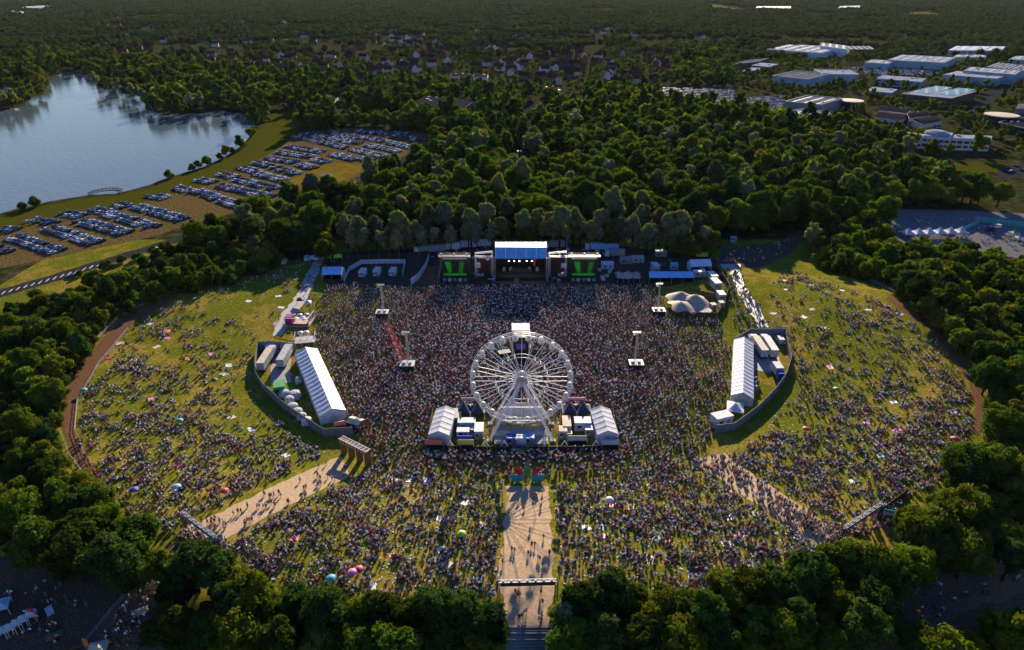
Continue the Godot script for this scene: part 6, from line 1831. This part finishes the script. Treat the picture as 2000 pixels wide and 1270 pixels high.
# ================================================================ people
# bones: [a, ra, b, rb, tag]   tags: 0 skin 1 top 2 bottoms 3 shoes 4 hair
func pose(kind: int) -> Array:
	var hipy := 0.93; var lean := 0.0
	var kn := []; var an := []; var el := []; var wr := []
	var shz := 0.0
	match kind:
		0: # standing, arms down
			kn = [Vector3(-0.11, 0.5, 0.02), Vector3(0.11, 0.5, 0.02)]; an = [Vector3(-0.12, 0.09, 0), Vector3(0.13, 0.09, 0.03)]
			el = [Vector3(-0.27, 1.13, -0.02), Vector3(0.27, 1.13, -0.02)]; wr = [Vector3(-0.25, 0.88, 0.08), Vector3(0.25, 0.88, 0.08)]
		1: # standing, one arm up
			kn = [Vector3(-0.12, 0.5, 0.02), Vector3(0.12, 0.5, 0.0)]; an = [Vector3(-0.15, 0.09, 0), Vector3(0.15, 0.09, 0)]
			el = [Vector3(-0.30, 1.52, 0.08), Vector3(0.27, 1.13, 0.0)]; wr = [Vector3(-0.22, 1.80, 0.1), Vector3(0.15, 1.05, 0.2)]
		2: # walking
			kn = [Vector3(-0.1, 0.52, 0.22), Vector3(0.1, 0.48, -0.05)]; an = [Vector3(-0.1, 0.12, 0.30), Vector3(0.1, 0.14, -0.36)]
			el = [Vector3(-0.26, 1.14, -0.16), Vector3(0.26, 1.14, 0.12)]; wr = [Vector3(-0.24, 0.93, -0.12), Vector3(0.24, 0.98, 0.30)]
		3: # sitting cross-legged
			hipy = 0.15
			kn = [Vector3(-0.38, 0.24, 0.30), Vector3(0.38, 0.24, 0.30)]; an = [Vector3(0.10, 0.09, 0.38), Vector3(-0.10, 0.09, 0.32)]
			el = [Vector3(-0.30, 0.40, 0.10), Vector3(0.30, 0.40, 0.10)]; wr = [Vector3(-0.18, 0.32, 0.30), Vector3(0.18, 0.32, 0.30)]
		4: # sitting, legs out, leaning back on the hands
			hipy = 0.14; lean = -0.22
			kn = [Vector3(-0.12, 0.40, 0.42), Vector3(0.13, 0.24, 0.48)]; an = [Vector3(-0.12, 0.09, 0.70), Vector3(0.14, 0.08, 0.92)]
			el = [Vector3(-0.30, 0.38, -0.36), Vector3(0.30, 0.38, -0.36)]; wr = [Vector3(-0.30, 0.08, -0.42), Vector3(0.30, 0.08, -0.42)]
		5: # sitting hugging the knees
			hipy = 0.14; lean = 0.10
			kn = [Vector3(-0.12, 0.50, 0.34), Vector3(0.12, 0.50, 0.34)]; an = [Vector3(-0.10, 0.09, 0.56), Vector3(0.10, 0.09, 0.56)]
			el = [Vector3(-0.30, 0.42, 0.20), Vector3(0.30, 0.42, 0.20)]; wr = [Vector3(-0.08, 0.40, 0.44), Vector3(0.08, 0.40, 0.44)]
		6: # lying on the back
			hipy = 0.12; lean = -9.0
			kn = [Vector3(-0.12, 0.34, 0.40), Vector3(0.12, 0.12, 0.44)]; an = [Vector3(-0.12, 0.08, 0.60), Vector3(0.14, 0.08, 0.88)]
			el = [Vector3(-0.34, 0.10, -0.25), Vector3(0.34, 0.10, -0.62)]; wr = [Vector3(-0.26, 0.10, 0.0), Vector3(0.18, 0.12, -0.78)]
	var hip := Vector3(0, hipy, 0)
	var up := Vector3(0, 1, lean * 1.0).normalized() if lean > -5 else Vector3(0, 0.06, -1).normalized()
	var chest := hip + up * 0.40
	var neck := hip + up * 0.53
	var head := neck + up * 0.15 + Vector3(0, 0.01, 0.02)
	var B := []
	B.append([hip + up * 0.02, 0.15, hip + up * 0.18, 0.135, 2])
	B.append([hip + up * 0.16, 0.135, chest, 0.165, 1])
	for k in 2:
		var s := -1.0 if k == 0 else 1.0
		var sh := chest + Vector3(s * 0.19, 0, 0) + up * 0.06
		var hp := hip + Vector3(s * 0.09, -0.01, 0.0)
		B.append([chest + up * 0.02, 0.12, sh, 0.075, 1])
		B.append([sh, 0.07, el[k], 0.055, 1])
		B.append([el[k], 0.05, wr[k], 0.038, 0])
		var hd: Vector3 = wr[k] + (wr[k] - el[k]).normalized() * 0.09
		B.append([wr[k], 0.045, hd, 0.04, 0])
		B.append([hp, 0.105, kn[k], 0.07, 2])
		B.append([kn[k], 0.068, an[k], 0.048, 2])
		var toe := Vector3(0, -0.045, 0.17) if kind < 3 else Vector3(0, 0.02, 0.15)
		B.append([an[k] + Vector3(0, -0.03, -0.02), 0.05, an[k] + toe, 0.042, 3])
	B.append([chest + up * 0.1, 0.06, neck + up * 0.06, 0.055, 0])
	B.append([head, 0.098, head + up * 0.05, 0.095, 0])
	B.append([head + Vector3(0, 0.0, 0.09), 0.02, head + Vector3(0, -0.02, 0.11), 0.018, 0])
	B.append([head + up * 0.07 + Vector3(0, 0, -0.03), 0.105, head - up * 0.02 + Vector3(0, 0, -0.06), 0.085, 4])
	return B
# one continuous skin round the bones (surface nets); returns vertices, triangles and the tag of each vertex
func skin(B: Array, cell: float) -> Dictionary:
	var lo := Vector3.INF; var hi := -Vector3.INF
	for b in B:
		for k in [0, 2]:
			lo = lo.min(b[k] - Vector3.ONE * (b[k + 1] + cell * 2))
			hi = hi.max(b[k] + Vector3.ONE * (b[k + 1] + cell * 2))
	var n := Vector3i(((hi - lo) / cell).ceil()) + Vector3i.ONE
	var sy := n.x; var sz := n.x * n.y
	var F := PackedFloat32Array()
	F.resize(n.x * n.y * n.z)
	F.fill(9.0)
	var T := PackedInt32Array()
	T.resize(F.size())
	var best := PackedFloat32Array()
	best.resize(F.size())
	best.fill(9.0)
	for b in B:
		var a: Vector3 = b[0]; var e: Vector3 = b[2]
		var ra: float = b[1]; var rb: float = b[3]
		var mr := maxf(ra, rb) + cell * 2.5
		var c0 := Vector3i(((a.min(e) - Vector3.ONE * mr - lo) / cell).floor()).clamp(Vector3i.ZERO, n - Vector3i.ONE)
		var c1 := Vector3i(((a.max(e) + Vector3.ONE * mr - lo) / cell).ceil()).clamp(Vector3i.ZERO, n - Vector3i.ONE)
		var d := e - a
		var dd := maxf(d.length_squared(), 1e-6)
		for z in range(c0.z, c1.z + 1):
			for y in range(c0.y, c1.y + 1):
				for x in range(c0.x, c1.x + 1):
					var p := lo + Vector3(x, y, z) * cell
					var t := clampf((p - a).dot(d) / dd, 0, 1)
					var v := p.distance_to(a + d * t) - lerpf(ra, rb, t)
					var i := x + y * sy + z * sz
					var o := F[i]
					var k := 0.035
					var h := maxf(k - absf(o - v), 0.0) / k
					F[i] = minf(o, v) - h * h * k * 0.25
					if v < best[i]:
						best[i] = v
						T[i] = b[4]
	var at := {}
	var V := PackedVector3Array(); var tags := PackedInt32Array(); var ix := PackedInt32Array()
	for z in n.z - 1:
		for y in n.y - 1:
			for x in n.x - 1:
				var i := x + y * sy + z * sz
				var s := 0
				var acc := Vector3.ZERO
				var cnt := 0
				var c := [F[i], F[i + 1], F[i + sy], F[i + sy + 1], F[i + sz], F[i + sz + 1], F[i + sz + sy], F[i + sz + sy + 1]]
				for k in 8:
					if c[k] < 0: s += 1
				if s == 0 or s == 8: continue
				for ed in [[0, 1], [2, 3], [4, 5], [6, 7], [0, 2], [1, 3], [4, 6], [5, 7], [0, 4], [1, 5], [2, 6], [3, 7]]:
					var f0: float = c[ed[0]]; var f1: float = c[ed[1]]
					if (f0 < 0) == (f1 < 0): continue
					var p0 := Vector3(ed[0] & 1, (ed[0] >> 1) & 1, ed[0] >> 2); var p1 := Vector3(ed[1] & 1, (ed[1] >> 1) & 1, ed[1] >> 2)
					acc += p0.lerp(p1, f0 / (f0 - f1))
					cnt += 1
				at[i] = V.size()
				V.push_back(lo + (Vector3(x, y, z) + acc / cnt) * cell)
				tags.push_back(T[i])
	for z in range(1, n.z - 1):
		for y in range(1, n.y - 1):
			for x in range(1, n.x - 1):
				var i := x + y * sy + z * sz
				for ax in 3:
					var st: int = [1, sy, sz][ax]; var u: int = [sy, sz, 1][ax]; var w: int = [sz, 1, sy][ax]
					var f0 := F[i]; var f1 := F[i + st]
					if (f0 < 0) == (f1 < 0): continue
					var q := [at.get(i - u - w, -1), at.get(i - w, -1), at.get(i, -1), at.get(i - u, -1)]
					if q.min() < 0: continue
					if f0 < 0: ix.append_array([q[0], q[2], q[1], q[0], q[3], q[2]])
					else: ix.append_array([q[0], q[1], q[2], q[0], q[2], q[3]])
	var N := PackedVector3Array()
	N.resize(V.size())
	for k in range(0, ix.size(), 3):
		var nn := (V[ix[k + 2]] - V[ix[k]]).cross(V[ix[k + 1]] - V[ix[k]])
		for j in 3: N[ix[k + j]] += nn
	for k in N.size(): N[k] = N[k].normalized()
	return {"v": V, "n": N, "i": ix, "t": tags}
func dress(s: Dictionary, cols: Array) -> ArrayMesh:
	var c := PackedColorArray()
	for t in s.t: c.push_back(cols[t])
	var arr := []
	arr.resize(Mesh.ARRAY_MAX)
	arr[Mesh.ARRAY_VERTEX] = s.v; arr[Mesh.ARRAY_NORMAL] = s.n; arr[Mesh.ARRAY_INDEX] = s.i; arr[Mesh.ARRAY_COLOR] = c
	var m := ArrayMesh.new()
	m.add_surface_from_arrays(Mesh.PRIMITIVE_TRIANGLES, arr)
	return m

func build_people() -> void:
	var skins := [Color(0.40, 0.26, 0.19), Color(0.34, 0.21, 0.15), Color(0.12, 0.06, 0.035)]
	var hairs := [Color(0.03, 0.018, 0.010), Color(0.12, 0.065, 0.025), Color(0.42, 0.29, 0.13)]
	# [name of top, top colour, bottoms]
	var outfits := [["black", Color(0.012, 0.012, 0.014), Color(0.02, 0.022, 0.028)], ["black", Color(0.016, 0.016, 0.018), Color(0.30, 0.18, 0.12)], ["white", Color(0.80, 0.80, 0.80), Color(0.03, 0.05, 0.10)], ["white", Color(0.78, 0.77, 0.76), Color(0.02, 0.02, 0.022)], ["charcoal", Color(0.055, 0.05, 0.048), Color(0.07, 0.085, 0.12)], ["navy", Color(0.02, 0.026, 0.055), Color(0.03, 0.03, 0.035)], ["red", Color(0.48, 0.025, 0.03), Color(0.02, 0.02, 0.025)], ["burgundy", Color(0.16, 0.015, 0.03), Color(0.025, 0.03, 0.05)], ["pink", Color(0.62, 0.20, 0.28), Color(0.05, 0.08, 0.15)], ["light blue", Color(0.22, 0.36, 0.52), Color(0.03, 0.03, 0.035)], ["grey", Color(0.24, 0.24, 0.25), Color(0.02, 0.025, 0.04)], ["brown", Color(0.13, 0.07, 0.04), Color(0.10, 0.08, 0.05)], ["cream", Color(0.55, 0.46, 0.34), Color(0.04, 0.045, 0.06)], ["orange", Color(0.60, 0.16, 0.03), Color(0.02, 0.02, 0.025)]]
	var pick := [0, 0, 0, 1, 1, 2, 2, 2, 2, 3, 3, 3, 3, 4, 4, 5, 5, 6, 6, 8, 9, 7, 7, 8, 9, 10, 10, 11, 12, 13]
	var geo := []
	for k in 7: geo.append(skin(pose(k), 0.05))
	var meshes := []
	for k in 7:
		var row := []
		for j in outfits.size():
			row.append(dress(geo[k], [skins[(j * 2 + k) % 3], outfits[j][1], outfits[j][2], Color(0.05, 0.05, 0.05) if j % 2 else Color(0.5, 0.5, 0.5), hairs[(j + k) % 3]]))
		meshes.append(row)
	var pm := StandardMaterial3D.new()
	pm.vertex_color_use_as_albedo = true
	pm.roughness = 0.75
	var P := []    # [pos, turn, pose, outfit, place]
	var to_stage := func(p: Vector2) -> float: return atan2(3.9 - p.x, -275.0 - p.y)
	var blocked := []
	for q in [[834, 884, 846, 800, 940, 796, 960, 820, 1080, 820, 1100, 796, 1198, 800, 1210, 884], [984, 712, 1052, 712, 1048, 690, 988, 690], [730, 626, 766, 626, 764, 610, 734, 610], [1268, 622, 1302, 622, 1302, 606, 1268, 606], [780, 728, 815, 728, 815, 712, 780, 712], [1224, 726, 1258, 726, 1258, 710, 1224, 710]]:
		blocked.append(poly(q))
	# the packed arena
	var pg := poly(ARENA)
	var r := bounds(pg)
	var s := 0.92
	var z := r.position.y
	while z < r.end.y:
		var x := r.position.x
		while x < r.end.x:
			var p := Vector2(x, z) + Vector2(rng.randf_range(-0.5, 0.5), rng.randf_range(-0.5, 0.5)) * s * 1.1
			x += s
			if not Geometry2D.is_point_in_polygon(p, pg) or inside(p, blocked): continue
			# thinner towards the edges and the back, with gaps
			var side := ss(38, 72, absf(p.x + 2.0)); var back := ss(-195, -150, p.y)
			var keep := 0.97 - 0.46 * side - 0.22 * back + fn.get_noise_2d(p.x * 5, p.y * 5) * 0.6 * (side + back + 0.4)
			if rng.randf() > clampf(keep, 0.12, 0.95): continue
			P.append([p, to_stage.call(p) + rng.randf_range(-0.5, 0.5), 1 if rng.randf() < 0.16 else 0, -1, "in the packed arena"])
		z += s
	# groups sitting on the lawns: [polygon, groups, place]
	for l in [[LAWN_L, 0.30, "on the left lawn"], [LAWN_BL, 0.40, "on the lawn left of the central path"], [LAWN_BR, 0.44, "on the lawn right of the central path"], [LAWN_R, 0.38, "on the right lawn"]]:
		pg = poly(l[0])
		r = bounds(pg)
		var cnt := int(r.size.x * r.size.y * l[1])
		for i in cnt:
			var c := Vector2(rng.randf_range(r.position.x, r.end.x), rng.randf_range(r.position.y, r.end.y))
			if not Geometry2D.is_point_in_polygon(c, pg): continue
			# denser towards the near rim
			var py := pix(Vector3(c.x, hgt(c.x, c.y), c.y)).y
			var want := 0.24 + 0.76 * ss(620, 930, py) + fn.get_noise_2d(c.x * 3, c.y * 3) * 0.45
			var cx := pix(Vector3(c.x, hgt(c.x, c.y), c.y)).x
			if py < 850 and py > 560:
				if l[2] == "on the left lawn": want *= 1.0 - 0.7 * ss(390, 470, cx)
				if l[2] == "on the right lawn": want *= 0.35 + 0.65 * ss(1560, 1650, cx)
			if rng.randf() > want: continue
			var m := 1 + rng.randi() % 4
			for k in m:
				var a := TAU * k / m + rng.randf()
				var rad := rng.randf_range(0.3, 1.5)
				var p := c + Vector2(cos(a), sin(a)) * rad
				if not Geometry2D.is_point_in_polygon(p, pg): continue
				var sit := rng.randf()
				var ps := 3 if sit < 0.28 else (4 if sit < 0.5 else (5 if sit < 0.72 else (6 if sit < 0.78 else 0)))
				P.append([p, (to_stage.call(p) + rng.randf_range(-0.8, 0.8)) if rng.randf() < 0.6 else rng.randf() * TAU, ps, -1, l[2]])
	# walkers: [left polyline, right polyline, how many, place]
	for w in [[[990, 955, 982, 1040, 975, 1140, 996, 1222], [1073, 955, 1077, 1040, 1082, 1140, 1068, 1222], 24, "on the central sand path"], [[665, 893, 560, 940, 470, 984, 380, 1024], [684, 927, 600, 970, 520, 1008, 440, 1050], 46, "on the left sand path"], [[1415, 888, 1480, 937, 1560, 987, 1645, 1042], [1350, 902, 1440, 958, 1530, 1016, 1606, 1066], 190, "on the right sand path"], [[614, 508, 580, 575, 535, 632, 534, 654], [630, 508, 600, 580, 560, 636, 550, 654], 12, "on the left trackway"], [[1424, 524, 1436, 565, 1455, 596, 1484, 638], [1440, 520, 1455, 560, 1476, 592, 1502, 638], 70, "on the right trackway"], [[1405, 530, 1425, 600, 1440, 660], [1424, 530, 1450, 600, 1480, 640], 70, "beside the right trackway"], [[1504, 640, 1545, 700, 1560, 760], [1530, 640, 1570, 700, 1580, 760], 40, "along the right hoarding"], [[835, 888, 1020, 892, 1205, 888], [835, 935, 1020, 938, 1205, 932], 330, "in the shade before the wheel compound"], [[190, 1262, 230, 1195, 290, 1120], [255, 1275, 282, 1215, 330, 1150], 46, "on the shaded entry road"], [[20, 1100, 110, 1110, 180, 1170], [0, 1270, 90, 1265, 150, 1260], 34, "on the shaded corner ground"], [[270, 1220, 350, 1240, 400, 1245], [270, 1268, 350, 1268, 400, 1268], 26, "by the shaded entry road"], [[1690, 1230, 1790, 1140, 1990, 1075], [1800, 1250, 1880, 1185, 2000, 1140], 44, "on the shaded outer path"], [[1420, 488, 1480, 486, 1550, 470], [1410, 515, 1480, 520, 1545, 492], 60, "on the road behind the stage"], [[1700, 432, 1800, 425, 1990, 440], [1720, 460, 1850, 474, 1990, 490], 90, "on the festival yard"], [[600, 560, 640, 560, 700, 560], [600, 640, 640, 690, 690, 690], 90, "at the loose edge of the crowd"], [[150, 850, 200, 930, 300, 1030], [140, 870, 190, 935, 280, 1040], 50, "along the left rim"], [[300, 1035, 360, 1060, 420, 1085], [380, 1020, 430, 1050, 470, 1080], 90, "by the left gate"], [[1600, 1072, 1660, 1060, 1740, 1030], [1640, 1045, 1700, 1005, 1760, 980], 110, "by the right gate"]]:
		for i in w[2]:
			var t := rng.randf()
			var q := along(w[0], t).lerp(along(w[1], t), rng.randf())
			var g := G(q.x, q.y)
			var p := Vector2(g.x, g.z)
			var m := 1 + int(rng.randf() * 2.2)
			for k in m:
				P.append([p + Vector2(rng.randf_range(-0.7, 0.7), rng.randf_range(-0.6, 0.6)) * k, (PI if rng.randf() < 0.5 else 0.0) + rng.randf_range(-0.5, 0.5), 2 if rng.randf() < 0.75 else 0, -1, w[3]])
	var eye := Vector3(0, CAM_H, 0)
	for q in P:
		q[3] = pick[rng.randi() % pick.size()]
		q[0] = Vector3(q[0].x, hgt(q[0].x, q[0].y) + 0.03, q[0].y)
		if String(q[4]).ends_with("path") or String(q[4]).ends_with("trackway"): q[0].y += 0.05
	# the 300 that show largest: nearest in open view
	P.sort_custom(func(a, b): return a[0].distance_squared_to(eye) < b[0].distance_squared_to(eye))
	var words := ["standing", "with one arm up", "walking", "sitting cross-legged", "sitting leaning back", "hugging knees", "lying back"]
	var crowd := thing("crowd", "vast crowd of people filling the arena and lawns", "crowd")
	crowd.set_meta("kind", "stuff")
	var lots := {}
	var own := 0
	for q in P:
		var px := pix(q[0] + Vector3.UP)
		var open := String(q[4]).contains("central") and px.y < 1235
		if own < 300 and open and px.x > 4 and px.x < 1996:
			own += 1
			var o := part(self, numbered("person"), meshes[q[2]][q[3]], pm, q[0])
			o.rotation.y = q[1]
			o.scale = Vector3.ONE * rng.randf_range(0.93, 1.06)
			tag(o, "person in %s top %s %s" % [outfits[q[3]][0], words[q[2]], q[4]], "person", "people " + q[4])
			continue
		var key: int = q[2] * 100 + q[3]
		if not lots.has(key): lots[key] = []
		lots[key].append(Transform3D(Basis(Vector3.UP, q[1]) * Basis.from_scale(Vector3.ONE * rng.randf_range(0.92, 1.07)), q[0]))
	for key in lots:
		add_copies(crowd, "people", meshes[key / 100][key % 100], pm, lots[key], [])
	# cups, bags and paper left on the grass
	var bits := [[], [], []]
	for l in [[LAWN_L, 900], [LAWN_BL, 1100], [LAWN_BR, 1200], [LAWN_R, 1300], [ARENA, 1500]]:
		pg = poly(l[0])
		r = bounds(pg)
		for i in l[1]:
			var p := Vector2(rng.randf_range(r.position.x, r.end.x), rng.randf_range(r.position.y, r.end.y))
			if not Geometry2D.is_point_in_polygon(p, pg): continue
			bits[rng.randi() % 3].append(Transform3D(Basis(Vector3.UP, rng.randf() * TAU) * Basis.from_scale(Vector3(rng.randf_range(0.15, 0.5), rng.randf_range(0.04, 0.25), rng.randf_range(0.15, 0.4))), Vector3(p.x, hgt(p.x, p.y) + 0.08, p.y)))
	var litter := thing("litter", "scattered pale cups, bags and paper on the grass", "litter")
	litter.set_meta("kind", "stuff")
	for k in 3: add_copies(litter, "bits", ubox, [M.white, M.cream, M.pale_blue][k], bits[k], [])
	print("people ", P.size())
